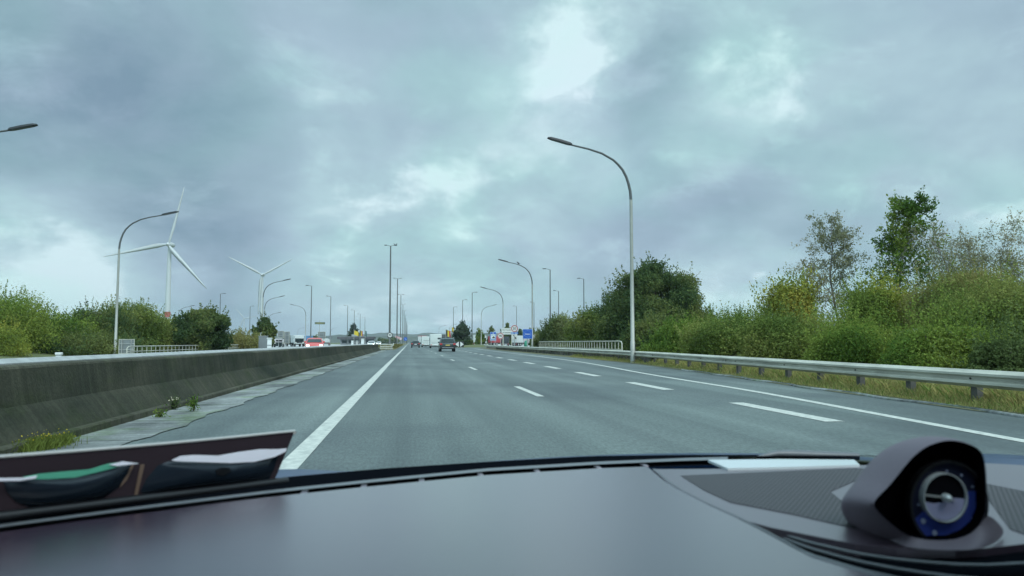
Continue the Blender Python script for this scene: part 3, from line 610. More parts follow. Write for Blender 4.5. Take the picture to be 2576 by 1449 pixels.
# right bank
tree('big dark round tree right of the tall lamp post', 1648, 652, 76, 310, 'dark', 120000, .11, 31, .35, low=.05, dome=1, sprigs=420, spl=1.2)
bush('yellow-green shrub at the left foot of the big round tree', 1490, 775, 88, 125, 'olive', 15000, .15, 32)
bush('grey-green bush at the far end of the bridge railing', 1405, 797, 100, 95, 'grey', 14000, .16, 33)
bush('low dark bush beside the colourful lorries left of the grey-green bush', 1358, 840, 104, 50, 'grey', 6000, .12, 34)
bush('dark shade bush under the round tree by the lamp post foot', 1640, 800, 62, 150, 'dark', 18000, .12, 35)
bush('low green bush right of the lamp post behind the guardrail', 1725, 812, 45, 220, 'mid', 30000, .09, 36, z0=.2)
bush('wide olive bush on the bank right of the round tree', 1850, 800, 39, 260, 'olive', 34000, .08, 37, z0=.4)
bush('greyish olive bush in the middle of the right bank', 2010, 786, 29, 280, 'olive', 34000, .062, 38, z0=.3)
bush('shaded green bush over the guardrail below the bright yellow-green bush', 2170, 800, 24, 280, 'mid', 32000, .055, 39, z0=.2)
bush('upright sparse shrub with yellowing leaves left of the birches', 1985, 693, 42, 170, 'yellow', 9000, .10, 40, z0=1.2, sprigs=120, spl=1.1)
bush('bright yellow-green bush below the leafy birch', 2215, 702, 34, 210, 'lime', 24000, .075, 41, z0=1.0)
bush('tall brown-olive bush mass high on the right bank', 2450, 668, 31, 320, 'brown', 42000, .065, 42, z0=1.0)
bush('large olive bush at the right picture edge above the guardrail', 2580, 690, 22, 430, 'olive', 56000, .055, 43, z0=.6)
bush('low leafy bush behind the guardrail near the right edge', 2380, 810, 20, 300, 'mid', 34000, .05, 44, z0=.2)
bush('dark low bramble behind the guardrail at the far right', 2560, 840, 17.5, 260, 'grey', 26000, .045, 45)
bush('distant low bush on the skyline dip right of the round tree', 1840, 788, 62, 190, 'mid', 16000, .11, 46, z0=.6)

def birch(label, px, top, d, wid, seed, leaves, pal, lsize, z0=1.0, weep=.0, name='birch_tree', stemc=1, bk='birch', nb=26, lean=0):
    rs = np.random.RandomState(seed); loc = base(px, d, z0); H = CAMZ + px2m(861 - top, d) - z0; W = px2m(wid, d); t = thing(name, label, 'tree', loc, 0, 'thin-crowned trees above the right bank')
    mb = MB(); tips = []
    def grow(p, dr_, ln, r_, lev):
        n = 5; pts = [p]; q = np.array(p, float); dd = np.array(dr_, float)
        for i in range(n):
            dd = dd + rs.randn(3) * (.10 if lev == 0 else .2); dd[2] += (.06 if lev == 1 else -weep * (lev >= 2)); dd /= np.linalg.norm(dd); q = q + dd * ln / n; pts.append(q.copy())
        rr = [r_ * (1 - .8 * i / n) for i in range(n + 1)]; mb.tube(pts, rr, 6 if lev < 2 else 4, False)
        if lev >= 2 or (lev == 1 and ln < H * .1):
            for i in range(1, n + 1): tips.append(pts[i])
        if lev < 3:
            m_ = {0: nb, 1: 6, 2: 3}[lev]
            for k in range(m_):
                s = (.28 + .72 * (k + rs.rand()) / m_) if lev == 0 else (.3 + .7 * rs.rand()); i = min(int(s * n), n - 1); f = s * n - i; b = np.array(pts[i]) * (1 - f) + np.array(pts[i + 1]) * f
                a = rs.rand() * 6.28; side = np.array([math.cos(a), math.sin(a), 0.])
                if lev == 0: nd = side * .75 + np.array((0, 0, .75)); l2 = W * .62 * (1.15 - s * .7) * (.7 + .5 * rs.rand())
                else: nd = dd * .6 + rs.randn(3) * .6; nd[2] += .15 - weep; l2 = ln * (.4 + .25 * rs.rand())
                grow(b, nd / np.linalg.norm(nd), l2, max(r_ * .35 * (1 - .5 * s), .006), lev + 1)
    for k in range(stemc):
        a = 6.28 * k / stemc + .6; o = (math.cos(a) * .3 * (stemc > 1), math.sin(a) * .3 * (stemc > 1), -.2); grow(o, (math.cos(a) * .28 * (stemc > 1) + lean, math.sin(a) * .28 * (stemc > 1), 1), H * .97, .085 if stemc == 1 else .05, 0)
    tips = np.array(tips); k = rs.randint(len(tips), size=leaves); p = tips[k] + rs.randn(leaves, 3) * .10; nr = rs.randn(leaves, 3); nr /= np.linalg.norm(nr, axis=1)[:, None]
    leafmesh('crown', p, nr, lsize, colours(p, pal, rs, .9), t, droop=.5 if weep else 0)
    obj('trunk', mb, bk, t); return t
birch('pale half-bare birch with drooping twigs left of the leafy birch', 2112, 548, 42, 165, 51, 8500, 'birch', .055, weep=.22)
birch('tall leafy birch, the highest tree above the right bank', 2252, 506, 40, 190, 52, 9500, 'mid', .075, nb=26)
birch('bare many-stemmed tree with thin twigs right of the leafy birch', 2430, 562, 38, 210, 53, 5500, 'birch', .05, stemc=4, nb=16)
birch('bare twiggy tree cut by the right picture edge', 2580, 588, 34, 160, 54, 5500, 'birch', .05, stemc=3, nb=16)
# middle distance
tree('dark dense pine at the exit island behind the diamond marker', 1162, 812, 205, 56, 'blue', 15000, .24, 61, .3, grp='conifers at the service areas', name='pine_tree', low=.05)
tree('dark cedar above the flat brown building across the road', 888, 816, 400, 36, 'blue', 9000, .42, 62, .4, conic=.8, grp='conifers at the service areas', name='cedar_tree', low=.2)
for k, (px, top, wid, pal, lab) in enumerate([(1206, 829, 26, 'mid', 'rounded green tree above the white box trailer at the exit'), (1236, 824, 24, 'dark', 'pointed green tree behind the blue and white motorway sign'),
        (1276, 812, 36, 'dark', 'green tree with split top behind the pale direction sign'), (1306, 832, 30, 'dark', 'low green tree right of the 50 sign'), (1340, 825, 34, 'dark', 'dark tree behind the blue border sign')]):
    tree(lab, px, top, 265, wid, pal, 6000, .32, 70 + k, .3, grp='trees behind the service yard', conic=.5 if k == 1 else 0, sprigs=30, low=.06)
for k, (px, top, wid, d, lab) in enumerate([(785, 845, 60, 420, 'dark wooded clump right of the blue lorry trailer'), (735, 850, 30, 420, 'small dark tree group behind the parked lorries'), (985, 849, 34, 900, 'hazy tree clump behind the round 90 sign on the left'), (960, 851, 30, 900, 'hazy tree clump right of the flat brown building')]):
    tree(lab, px, top, d, wid, 'dark', 4000, d * .0012, 80 + k, .3, grp='far tree clumps', sprigs=10, low=.05)
h = thing('hedge', 'clipped dark green hedge behind the diamond exit marker', 'hedge', base(1163, 185))
rs = np.random.RandomState(90); n = 9000; p = np.stack([(rs.rand(n) - .5) * 5.2, (rs.rand(n) - .5) * 1.5, rs.rand(n) * 1.5], 1); f = rs.randint(3, size=n); p[f == 0, 1] = -.75 + rs.randn((f == 0).sum()) * .05; p[f == 1, 2] = 1.5 + rs.randn((f == 1).sum()) * .05
nr = rs.randn(n, 3); nr /= np.linalg.norm(nr, axis=1)[:, None]; leafmesh('foliage', p, nr, .16, colours(p, 'dark', rs), h); obj('stems', stems(0, 1.5, 1.2, 9, rs), 'bark', h)

# grasses on the verge and weeds at the barrier
def blades(name, pts, hgt, cols, wd, parent, rs):
    n = len(pts); a = rs.rand(n) * 6.28; s = np.stack([np.cos(a), np.sin(a), np.zeros(n)], 1) * wd; ln = rs.randn(n, 3) * .28; ln[:, 2] = 1; ln *= hgt[:, None]
    v = np.stack([pts - s, pts + s, pts + ln * .6 + s * .7, pts + ln * np.array((1.35, 1.35, 1))], 1).reshape(-1, 3)
    me = bpy.data.meshes.new(name); me.vertices.add(4 * n); me.vertices.foreach_set('co', v.astype(np.float32).ravel()); me.loops.add(4 * n); me.loops.foreach_set('vertex_index', np.arange(4 * n, dtype=np.int32)); me.polygons.add(n)
    me.polygons.foreach_set('loop_start', np.arange(0, 4 * n, 4, dtype=np.int32)); me.polygons.foreach_set('loop_total', np.full(n, 4, dtype=np.int32))
    at_ = me.attributes.new('tint', 'FLOAT_COLOR', 'POINT'); c = np.ones((n, 4)); c[:, :3] = cols; at_.data.foreach_set('color', np.repeat(c, 4, 0).astype(np.float32).ravel()); me.update(); me.validate(); me.materials.append(M['grassblade'])
    o = bpy.data.objects.new(name, me); COL.objects.link(o); o.parent = parent; return o
rs = np.random.RandomState(99); n = 90000; y = 8 + 48 * rs.rand(n) ** 1.5; xe = np.interp(y, *zip(*EDGE)); xr = np.interp(y, [q[1] for q in dr], [q[0] for q in dr]); x = xe + .03 + (xr + 1.6 - xe) * rs.rand(n)
den = noise3(np.stack([x, y, x * 0], 1), rs, 7, 1.6); k = den + rs.randn(n) * .25 > -.25; x, y, xe, den = x[k], y[k], xe[k], den[k]
c = np.array((.46, .42, .16))[None] * (1 - .45 * rs.rand(len(x), 1)) + np.array((-.15, -.05, -.05))[None] * (rs.rand(len(x), 1) > .72)
hh = .78 * (.06 + .15 * rs.rand(len(x)) + .10 * np.clip(den, 0, 1)) * np.where(x > np.interp(y, [q[1] for q in dr], [q[0] for q in dr]) + .15, 1.5, 1.0) * np.clip((x - xe) * 2 + .3, .3, 1.2)
o = blades('grass', np.stack([x, y, np.full(len(x), .05)], 1), hh, np.clip(c, .02, 1), .008, None, rs); o['kind'] = 'stuff'
rs = np.random.RandomState(98); n = 14000; y = 118 + 120 * rs.rand(n); x = -5.6 + 3.4 * rs.rand(n); c = np.array((.26, .24, .10))[None] * (1 - .5 * rs.rand(n, 1))
o = blades('median_grass', np.stack([x, y, np.full(n, .15)], 1), .3 + .4 * rs.rand(n), c, .03, None, rs); o['kind'] = 'stuff'
def weed(name, label, p, h, n, spread, pal, seed, flower=None):
    rs = np.random.RandomState(seed); t = thing(name, label, 'weed', p, 0, 'weeds growing at the barrier foot'); mb = MB(); pts = []
    for k in range(9):
        a = rs.rand() * 6.28; q = np.array((math.cos(a), math.sin(a), 0)) * spread * rs.rand(); e = q + np.array((0, 0, h * (.55 + .45 * rs.rand()))); mb.tube([(0, 0, 0), q * .4 + (0, 0, h * .3), e], [.008, .006, .003], 5)
        s = rs.rand(n // 9, 1); pts.append((q * .4 + np.array((0, 0, h * .2))) * (1 - s) + e * s + rs.randn(n // 9, 3) * .04)
    pts = np.vstack(pts); nr = rs.randn(len(pts), 3); nr /= np.linalg.norm(nr, axis=1)[:, None]; leafmesh('leaves', pts, nr, .021, colours(pts, pal, rs, 6), t, aspect=.35); obj('stalks', mb, 'bark', t)
    if flower:
        m_ = flower; q = np.stack([rs.randn(m_) * spread * .6, rs.randn(m_) * spread * .6, h * (.7 + .35 * rs.rand(m_))], 1); nr = rs.randn(m_, 3); nr /= np.linalg.norm(nr, axis=1)[:, None]
        leafmesh('flowers', q, nr, .02, np.tile((.62, .58, .42) if pal != 'yellow' else (.55, .45, .04), (m_, 1)), t, aspect=.9)['kind'] = 'stuff'
    return t
p = on(487, 1034, .02); weed('weed', 'tall leafy weed growing in the gutter at the barrier foot', p, .27, 300, .08, 'mid', 101)
p = on(455, 1030, .02); weed('weed', 'dark pale-flowered weed against the barrier beside the tall leafy one', p + Vector((-.12, .1, 0)), .19, 260, .09, 'dark', 102, 14)
p = on(402, 1048, .02); weed('weed', 'low scraggly weed left of the tall leafy one in the gutter', p, .09, 160, .14, 'mid', 103)
t = thing('grass_tuft', 'grass clump with small yellow flowers at the barrier foot, lower left', 'grass clump', on(40, 1125, .02)); t.location.x = -3.95
rs = np.random.RandomState(104); n = 5000; q = np.stack([rs.randn(n) * .10, rs.randn(n) * .19, np.zeros(n)], 1); c = np.array((.20, .25, .06))[None] * (1 - .5 * rs.rand(n, 1)); blades('blades', q,   .02 + .10 * rs.rand(n), c, .004, t, rs)
n = 60; q = np.stack([rs.randn(n) * .10, rs.randn(n) * .19, .07 + .09 * rs.rand(n)], 1); nr = rs.randn(n, 3); nr /= np.linalg.norm(nr, axis=1)[:, None]; leafmesh('flowers', q, nr, .010, np.tile((.55, .45, .05), (n, 1)), t, aspect=.9)['kind'] = 'stuff'

# ------------------------------------------------------------------ vehicles (local frame: rear at y = 0, nose towards +y)
def wheels(t, W, ys, r, wd=.24, rim='galvd'):
    for y in ys:
        for s in (-1, 1):
            x0 = s * (W / 2 - wd); x1 = s * (W / 2 + .01)
            w_ = obj('wheel', MB().cyl((x0, y, r), (x1, y, r), r, n=20), 'tyre', t)
            obj('rim', MB().cyl((x1 - s * .02, y, r), (x1 + s * .012, y, r), r * .62, n=14), rim, w_)
def car(name, label, loc, rz, paint, W, prof, waist, roofk, glass_r, wheel_y, wr, plate='plate_w', group=None, lit=False, rails=False):
    t = thing(name, label, 'car', loc, rz, group); zr = max(z for _, z in prof)
    def hw(z): return W / 2 * (1 if z < waist else 1 - (1 - roofk) * (z - waist) / (zr - waist)) * (.96 if z < .35 else 1)
    n = len(prof); mb = MB(); nx = 6
    for i in range(nx + 1):
        s = -1 + 2 * i / nx
        for y, z in prof:
            bow = .10 * (1 - s * s); L0 = max(a for a, _ in prof); mb.v.append((hw(z) * s, y + (-bow if y < L0 * .3 else bow) * (z < waist + .05), z + (.04 * (1 - s * s) if z > waist + .2 else 0)))
    for i in range(nx):
        for k in range(n): mb.f.append((i * n + k, i * n + (k + 1) % n, (i + 1) * n + (k + 1) % n, (i + 1) * n + k)); mb.sm.append(True)
    for e in (0, nx): mb.f.append(tuple(e * n + k for k in range(n))); mb.sm.append(False)
    b = obj('body', mb, paint, t); md = b.modifiers.new('bevel', 'BEVEL'); md.width = .05; md.segments = 2; md.limit_method = 'ANGLE'
    L0 = max(y for y, _ in prof)
    up = [(y, z) for y, z in prof if z > waist - .01]
    ymin, ymax = min(y for y, z in up), max(y for y, z in up)
    rear = [p for p in glass_r[0]]; front = [p for p in glass_r[1]]
    def pane(nm, a, b_, off, k=.86):
        vs = []
        for (y, z), kk in ((a, k), (b_, k)):
            vs += [(-hw(z) * kk, y + off, z), (-hw(z) * kk * .5, y + off - (.05 if off < 0 else -.05), z + .012), (hw(z) * kk * .5, y + off - (.05 if off < 0 else -.05), z + .012), (hw(z) * kk, y + off, z)]
        m_ = MB(); m_.add(vs, [(0, 1, 5, 4), (1, 2, 6, 5), (2, 3, 7, 6)], True); return obj(nm, m_, 'glass', t)
    pane('rear_window', *rear, -.035); pane('windscreen', *front, .04)
    for s in (-1, 1):
        q = [(rear[0][0] + .35, waist + .05), (rear[1][0] + .25, zr - .12), (front[1][0] - .15, zr - .12), (front[0][0] - .35, waist + .05)]
        obj('side_window', MB().add([(s * (hw(z) + .012), y, z) for y, z in q], [(0, 1, 2, 3)]), 'glass', t)
        zt = waist - .06
        tl = MB().bevbox(s * W / 2 - .17 - .12 * (s > 0) + .12, s * W / 2 + .17 - .12 * (s > 0) - .0 if False else s * W / 2 + .02, -.06, .16, zt - .16, zt + .06, .02) if s < 0 else MB().bevbox(W / 2 - .29, W / 2 + .02, -.06, .16, zt - .16, zt + .06, .02)
        if s < 0: tl = MB().bevbox(-W / 2 - .02, -W / 2 + .29, -.06, .16, zt - .16, zt + .06, .02)
        obj('tail_light', tl, 'tail', t)
        obj('headlight', MB().bevbox(s * W * .36 - .17, s * W * .36 + .17, L0 - .14, L0 + .05, .62, .78, .03), 'headlight' if lit else 'galv', t)
        obj('wing_mirror', MB().bevbox(s * (W / 2 + .02) - .11, s * (W / 2 + .02) + .11, front[0][0] - .45, front[0][0] - .3, waist + .02, waist + .2, .04), paint, t)
        if rails: obj('roof_rail', MB().tube([(s * hw(zr) * .93, rear[1][0] + .1, zr - .02), (s * hw(zr) * .93, rear[1][0] + .3, zr + .06), (s * hw(zr) * .93, front[1][0] - .3, zr + .06)], .025, 6), 'silver', t)
    obj('bumper', MB().bevbox(-W * .47, W * .47, -.14, .12, .34, .60, .04), 'dark', t)
    obj('bumper_strip', MB().box(-W * .36, W * .36, -.155, -.13, .47, .51), 'silver', t)
    obj('number_plate', MB().box(-.27, .27, -.115, -.06, waist - .30, waist - .18), plate, t)
    wheels(t, W, wheel_y, wr); return t
SUV = [(.04, .32), (-.0, .55), (.0, .98), (.10, 1.06), (.42, 1.52), (.62, 1.62), (1.2, 1.67), (2.5, 1.65), (2.85, 1.58), (3.65, 1.06), (4.3, .98), (4.62, .80), (4.66, .40), (4.5, .28)]
HATCH = [(.04, .30), (0, .5), (.02, .90), (.10, .98), (.45, 1.36), (.7, 1.45), (1.3, 1.48), (2.2, 1.45), (2.5, 1.38), (3.25, .98), (3.95, .88), (4.2, .7), (4.24, .36), (4.1, .26)]
def heading(loc): return 0
car('car', 'dark green estate car with roof rails and yellow number plate, nearest car ahead', base(1126, 91), 0, 'cardk', 1.92, SUV, 1.04, .87, (((.10, 1.08), (.47, 1.54)), ((3.6, 1.1), (2.88, 1.56))), (.85, 3.7), .35, 'plate_y', 'cars on the road ahead', rails=True)
car('car', 'small black hatchback in the left lane far ahead with white number plate', base(1045, 158), 0, 'carblack', 1.8, HATCH, .96, .74, (((.10, 1.0), (.48, 1.38)), ((3.2, 1.02), (2.53, 1.36))), (.75, 3.4), .32, 'plate_w', 'cars on the road ahead')
car('car', 'red oncoming car with lit headlights behind the concrete barrier', base(791, 80) + Vector((0, 0, .12)), math.pi + .12, 'carred', 1.82, HATCH, .96, .76, (((.10, 1.0), (.48, 1.38)), ((3.2, 1.02), (2.53, 1.36))), (.75, 3.4), .32, 'plate_w', 'oncoming cars', lit=True)
car('car', 'pale oncoming car just above the far part of the barrier by the brown building', base(935, 190), math.pi, 'carwhite', 1.8, HATCH, .96, .76, (((.10, 1.0), (.48, 1.38)), ((3.2, 1.02), (2.53, 1.36))), (.75, 3.4), .32, 'plate_w', 'oncoming cars', lit=True)
car('car', 'smaller more distant white oncoming car left of the 90 sign on the median', base(953, 300), math.pi, 'carwhite', 1.8, HATCH, .96, .76, (((.10, 1.0), (.48, 1.38)), ((3.2, 1.02), (2.53, 1.36))), (.75, 3.4), .32, 'plate_w', 'oncoming cars', lit=True)
def caravan(label, loc, W, H, L_, win):
    t = thing('caravan', label, 'caravan', loc, 0, 'white caravans in the right lane')
    obj('body', MB().bevbox(-W / 2, W / 2, 0, L_, .42, H, .14), 'caravan', t)
    obj('rear_window', MB().bevbox(win[0], win[1], -.03, .03, win[2], win[3], .02), 'glass', t)
    obj('bumper', MB().bevbox(-W * .46, W * .46, -.12, .1, .5, .78, .05), 'caravan', t)
    for s in (-1, 1):
        obj('tail_light', MB().bevbox(s * W * .38 - .16, s * W * .38 + .16, -.15, -.08, .6, .72, .02), 'tail', t)
        obj('side_window', MB().box(s * W / 2 - .02, s * W / 2 + .02, L_ * .35, L_ * .7, 1.5, 2.0), 'glass', t)
    obj('number_plate', MB().box(-.26, .26, -.145, -.11, .62, .73), 'plate_w', t)
    obj('chassis', MB().box(-W * .42, W * .42, .2, L_ - .2, .3, .44), 'dark', t)
    obj('grab_rail', MB().tube([(-W * .35, -.03, 1.0), (-W * .35, -.07, 1.05), (W * .2, -.07, 1.05), (W * .2, -.03, 1.0)], .02, 5), 'trim', t)
    wheels(t, W - .1, (.9, L_ - 1.4), .33); return t
caravan('larger white camper van with a dark window upper right, next to the dark estate car', base(1096, 146), 2.3, 2.75, 6.2, (.35, .98, 1.75, 2.05))
caravan('white caravan between the camper van and the small black hatchback', base(1072, 176), 2.25, 2.55, 5.6, (-.7, .7, 1.5, 1.55))
def lorry(label, loc, rz, boxm, cabm, W=2.5, H=3.7, L_=9, cab=True, group='parked and moving lorries', front=False, mark=False, name='lorry'):
    t = thing(name, label, 'lorry', loc, rz, group)
    obj('cargo_box', MB().bevbox(-W / 2, W / 2, 0, L_, 1.05, H, .05), boxm, t)
    obj('chassis', MB().box(-W * .4, W * .4, .1, L_ + (2 if cab else 0), .65, 1.04), 'dark', t)
    for s in (-.35, .35): obj('door_panel', MB().bevbox(s * W * 1.38 / 2 * 1.0 - W * .225, s * W * 1.38 / 2 + W * .225, -.02, .01, 1.15, H - .12, .008), boxm, t)
    obj('rear_bumper', MB().box(-W * .45, W * .45, -.05, .05, .5, .72), 'trim', t)
    for s in (-1, 1): obj('tail_light', MB().box(s * W * .4 - .18, s * W * .4 + .18, -.075, -.05, .54, .68), 'tail', t)
    if mark:
        obj('emblem', MB().prism([(-.45, -.03, 2.9), (-.2, -.03, 2.9), (0, -.03, 2.35), (.2, -.03, 2.9), (.45, -.03, 2.9), (.1, -.03, 2.0), (-.1, -.03, 2.0)], (0, .008, 0)), 'truckred', t)
        obj('roof_edge', MB().box(-W / 2 - .01, W / 2 + .01, -.03, .1, H - .06, H + .06), 'truckred', t)
    ys = [1.0, 2.2]
    if cab:
        y0 = L_ + .35; obj('cab', MB().bevbox(-W / 2, W / 2, y0, y0 + 2.1, .75, H - .15, .14), cabm, t)
        obj('sunvisor', MB().bevbox(-W * .45, W * .45, y0 + 2.05, y0 + 2.3, H - .85, H - .7, .04), cabm, t)
        obj('windscreen', MB().bevbox(-W * .44, W * .44, y0 + 2.02, y0 + 2.13, H - 1.75, H - .9, .03), 'glass', t)
        obj('grille', MB().prism([(-W * .28, y0 + 2.12, 1.0), (W * .28, y0 + 2.12, 1.0), (W * .36, y0 + 2.12, 1.75), (-W * .36, y0 + 2.12, 1.75)], (0, -.03, 0)), 'dark', t)
        for s in (-1, 1):
            obj('headlight', MB().bevbox(s * W * .41 - .16, s * W * .41 + .16, y0 + 2.06, y0 + 2.14, .85, 1.1, .02), 'galv', t)
            obj('wing_mirror', MB().bevbox(s * W * .56 - .1, s * W * .56 + .1, y0 + 1.7, y0 + 1.9, H - 1.7, H - 1.0, .03), cabm, t)
        ys.append(y0 + 1.2)
    wheels(t, W - .05, ys, .5, .35); return t
lorry('white box lorry with a red emblem on its doors far ahead in the right lane', base(1062, 215), 0, 'truckwhite', 'truckwhite', 2.5, 3.0, 8, False, 'lorries on the road ahead', mark=True)
def facing(px, d, depth, rz=math.pi):                       # a lorry whose nose points at us
    p = base(px, d); return p + Vector((math.sin(rz) * depth, -math.cos(rz) * depth, 0))
lorry('white lorry cab with black grille facing the road left of the blue trailer', facing(753, 190, 10, math.pi + .25), math.pi + .25, 'truckwhite', 'truckwhite', 2.45, 3.0, 7.5, True, 'parked lorries across the road')
lorry('dark lorry cab facing the road left of the white cab', facing(733, 200, 8, math.pi + .3), math.pi + .3, 'truckdark', 'truckdark', 2.3, 2.4, 5, True, 'parked lorries across the road')
lorry('blue covered trailer parked between the white cab and the red car', base(775, 220), .1, 'truckblue', 'truckblue', 2.5, 3.1, 7, False, 'parked lorries across the road')
lorry('pale grey lorry at the foot of the small round tree behind the sign backs', facing(703, 170, 8, math.pi + .3), math.pi + .3, 'trailergrey', 'trailergrey', 2.2, 2.0, 5, True, 'parked lorries across the road')
lorry('pale low trailer between the red car and the grey sign back', base(815, 260), .2, 'truckwhite', 'truckwhite', 4.2, 2.5, 3, False, 'parked lorries across the road')
lorry('white box trailer seen from behind under the rounded green tree', base(1198, 290), -.1, 'truckwhite', 'truckwhite', 2.5, 4.0, 9, False, 'parked lorries in the exit yard')
lorry('white lorry cab beside the thin lamp post in the exit yard', facing(1216, 280, 7, math.pi - .1), math.pi - .1, 'truckwhite', 'truckwhite', 2.2, 3.7, 4, True, 'parked lorries in the exit yard')
lorry('long red lorry trailer behind the blue and white motorway sign', base(1232, 262) + Vector((0, 0, 0)), -R(62), 'truckred', 'truckwhite', 2.4, 3.3, 7, False, 'parked lorries in the exit yard')
lorry('dark green-black container trailer under the pale direction sign', base(1270, 235), -.15, 'truckdark', 'truckdark', 2.5, 3.0, 7, False, 'parked lorries in the exit yard')
lorry('white trailer with pale sides behind the arrow sign', base(1293, 225), -R(40), 'truckwhite', 'truckwhite', 2.0, 3.2, 3.5, False, 'parked lorries in the exit yard')
lorry('pale greyish trailer left of the blue border sign', base(1310, 240), -R(25), 'trailergrey', 'trailergrey', 2.4, 3.3, 6, False, 'parked lorries in the exit yard')
lorry('dusty red and white lorry half hidden right of the blue border sign', base(1350, 205), -R(20), 'trailergrey', 'truckred', 2.4, 3.4, 6, False, 'parked lorries in the exit yard', mark=True)

# ------------------------------------------------------------------ buildings
b = base(895, 350); t = thing('service_building', 'flat-roofed dark brown service building across the road under flags', 'building', b)
obj('wall', MB().box(-7.2, 8.2, 0, 9, -.2, 2.7), 'bldg', t)
obj('roof', MB().box(-8.6, 8.7, -1.0, 10, 2.7, 3.85), 'roofd', t); obj('roof_edge', MB().box(-8.7, 8.8, -1.1, 10.1, 3.85, 3.97), 'trim', t)
for x0, x1 in ((-6.5, -4), (-3.4, -1.2), (1.6, 3.2), (4.8, 7.2)): obj('window', MB().box(x0, x1, -.06, .02, .7, 2.1), 'glass', t)
obj('door', MB().box(0, 1.0, -.06, .02, 0, 2.2), 'bldgw', t)
obj('roof_box', MB().box(-2.2, .4, 2, 5, 3.97, 4.9), 'trim', t)
b = base(1112, 300); t = thing('service_building', 'dark flat-roofed building behind the camper van and dark estate car', 'building', b)
obj('wall', MB().box(-3.0, 6, 0, 8, -.2, 3.2), 'bldg', t); obj('roof', MB().box(-4.0, 8, -1, 9, 3.2, 4.15), 'roofd', t)
for x0, x1 in ((-2.4, -.6), (0, 1.8), (2.6, 4.6)): obj('window', MB().box(x0, x1, -.06, .02, .8, 2.3), 'glass', t)
def flag(label, px, top, d, cols, w_, h_, rz=0, H=None):
    b = base(px, d); H = CAMZ + px2m(861 - top, d); t = thing('flag', label, 'flag', b, rz, 'flags at the service areas')
    obj('flagpole', MB().cyl((0, 0, -.1), (0, 0, H + .4), .08, .05, 8), 'galv', t)
    n = len(cols)
    for i, c in enumerate(cols):
        mb = MB(); x0 = .06 + w_ * i / n; x1 = .06 + w_ * (i + 1) / n
        mb.grid(lambda u, v: (x0 + (x1 - x0) * u, .25 * math.sin(5 * (x0 + (x1 - x0) * u) / w_ + 1.5 * v), H - h_ * v - .35 * (x0 + (x1 - x0) * u)), 6, 5); obj('cloth', mb, c, t)
flag('plain yellow flag flying over the flat brown building', 890, 831, 330, ('flagy', 'flagy'), 1.9, 1.9)
flag('black, yellow and red flag right of the plain yellow one', 905, 831, 330, ('flagk', 'flagy', 'flagr'), 1.1, 2.3)
flag('drooping dark green flag at the right of the flat brown building', 918, 832, 330, ('flagg',), .6, 2.4)
flag('large black, yellow and red flag above the camper van and dark estate car', 1121, 829, 260, ('flagk', 'flagy', 'flagr'), 1.6, 2.2)
flag('yellow flag at the left edge of the dark pine', 1136, 823, 260, ('flagy',), .6, 1.6)

# ------------------------------------------------------------------ signs (local frame: plate faces -y)
def sign_post(t, xs, zt, r=.04, m='galvd', y=.06):
    for x in xs: obj('post', MB().cyl((x, y, -.1), (x, y, zt), r, n=8), m, t)
def round_sign(label, px, py, d, r, num, rimm='signred', halo=True, posts=True, zmax=None, grp='round speed signs'):
    c = at(px, py, d); t = thing('road_sign', label, 'road sign', (c.x, c.y, 0), -math.atan2(c.x, c.y) * .0, grp); z = c.z
    obj('plate', MB().disc(0, z, r * .99, 0, .02), 'signwhite', t)
    obj('border', MB().ring(0, z, r * .76, r * .995 if not halo else r * .93, -.012, .004), rimm, t)
    if halo: obj('rim', MB().ring(0, z, r * .93, r * 1.03, -.010, .022), 'pink', t)
    if num: obj('numeral', text(num, r * 1.02, 0, z - r * .02, -.006, .95), 'ink', t)
    if posts: sign_post(t, (0,), z)
    return t
round_sign('round 90 sign with a dark ring on the median beside the tall double-armed mast', 980.5, 843, 128, .49, '90', 'signdark', False)
round_sign('round red-ringed 90 sign in front of the dark swan-neck lamp post on the exit', 1258.6, 845, 118, .50, '90')
t50 = round_sign('round red-ringed 50 sign above the exit arrow sign', 1293.7, 826.5, 100, .47, '50')
z = t50.location.z; c = at(1294, 838, 100)
obj('distance_plate', MB().bevbox(-.50, .50, -.012, .02, c.z - .13, c.z + .13, .006), 'signblue', t50)
obj('plate_field', MB().box(-.46, -.12, -.016, -.006, c.z - .09, c.z + .09), 'paleblue', t50); obj('plate_field', MB().box(.02, .42, -.016, -.006, c.z - .09, c.z + .09), 'paleblue', t50)
round_sign('small far round sign with a red ring beside the tilted arrow sign on the median', 1007.5, 852, 200, .39, None)
c = at(1000, 849, 190); t = thing('road_sign', 'small tilted red and white direction arrow sign on the median', 'road sign', (c.x, c.y, 0))
obj('plate', MB().prism([(-.75, 0, c.z + .1), (-.45, 0, c.z + .48), (.85, 0, c.z + .05), (.62, 0, c.z - .45)], (0, .02, 0)), 'pink', t)
obj('arrow', MB().prism([(-.45, -.01, c.z + .12), (-.2, -.01, c.z + .34), (-.1, -.01, c.z + .1), (-.3, -.01, c.z - .02)], (0, .008, 0)), 'ink', t); sign_post(t, (0,), c.z)
c = at(1019.6, 852.6, 230); t = thing('road_sign', 'round blue keep-right sign far down the median', 'road sign', (c.x, c.y, 0))
obj('plate', MB().disc(0, c.z, .56, 0, .02), 'signblue', t); obj('arrow', MB().prism([(-.28, -.01, c.z + .22), (-.2, -.01, c.z + .3), (.2, -.01, c.z - .12), (.3, -.01, c.z - .02), (.32, -.01, c.z - .32), (.02, -.01, c.z - .3), (.1, -.01, c.z - .2)], (0, .006, 0)), 'paleblue', t); sign_post(t, (0,), c.z)
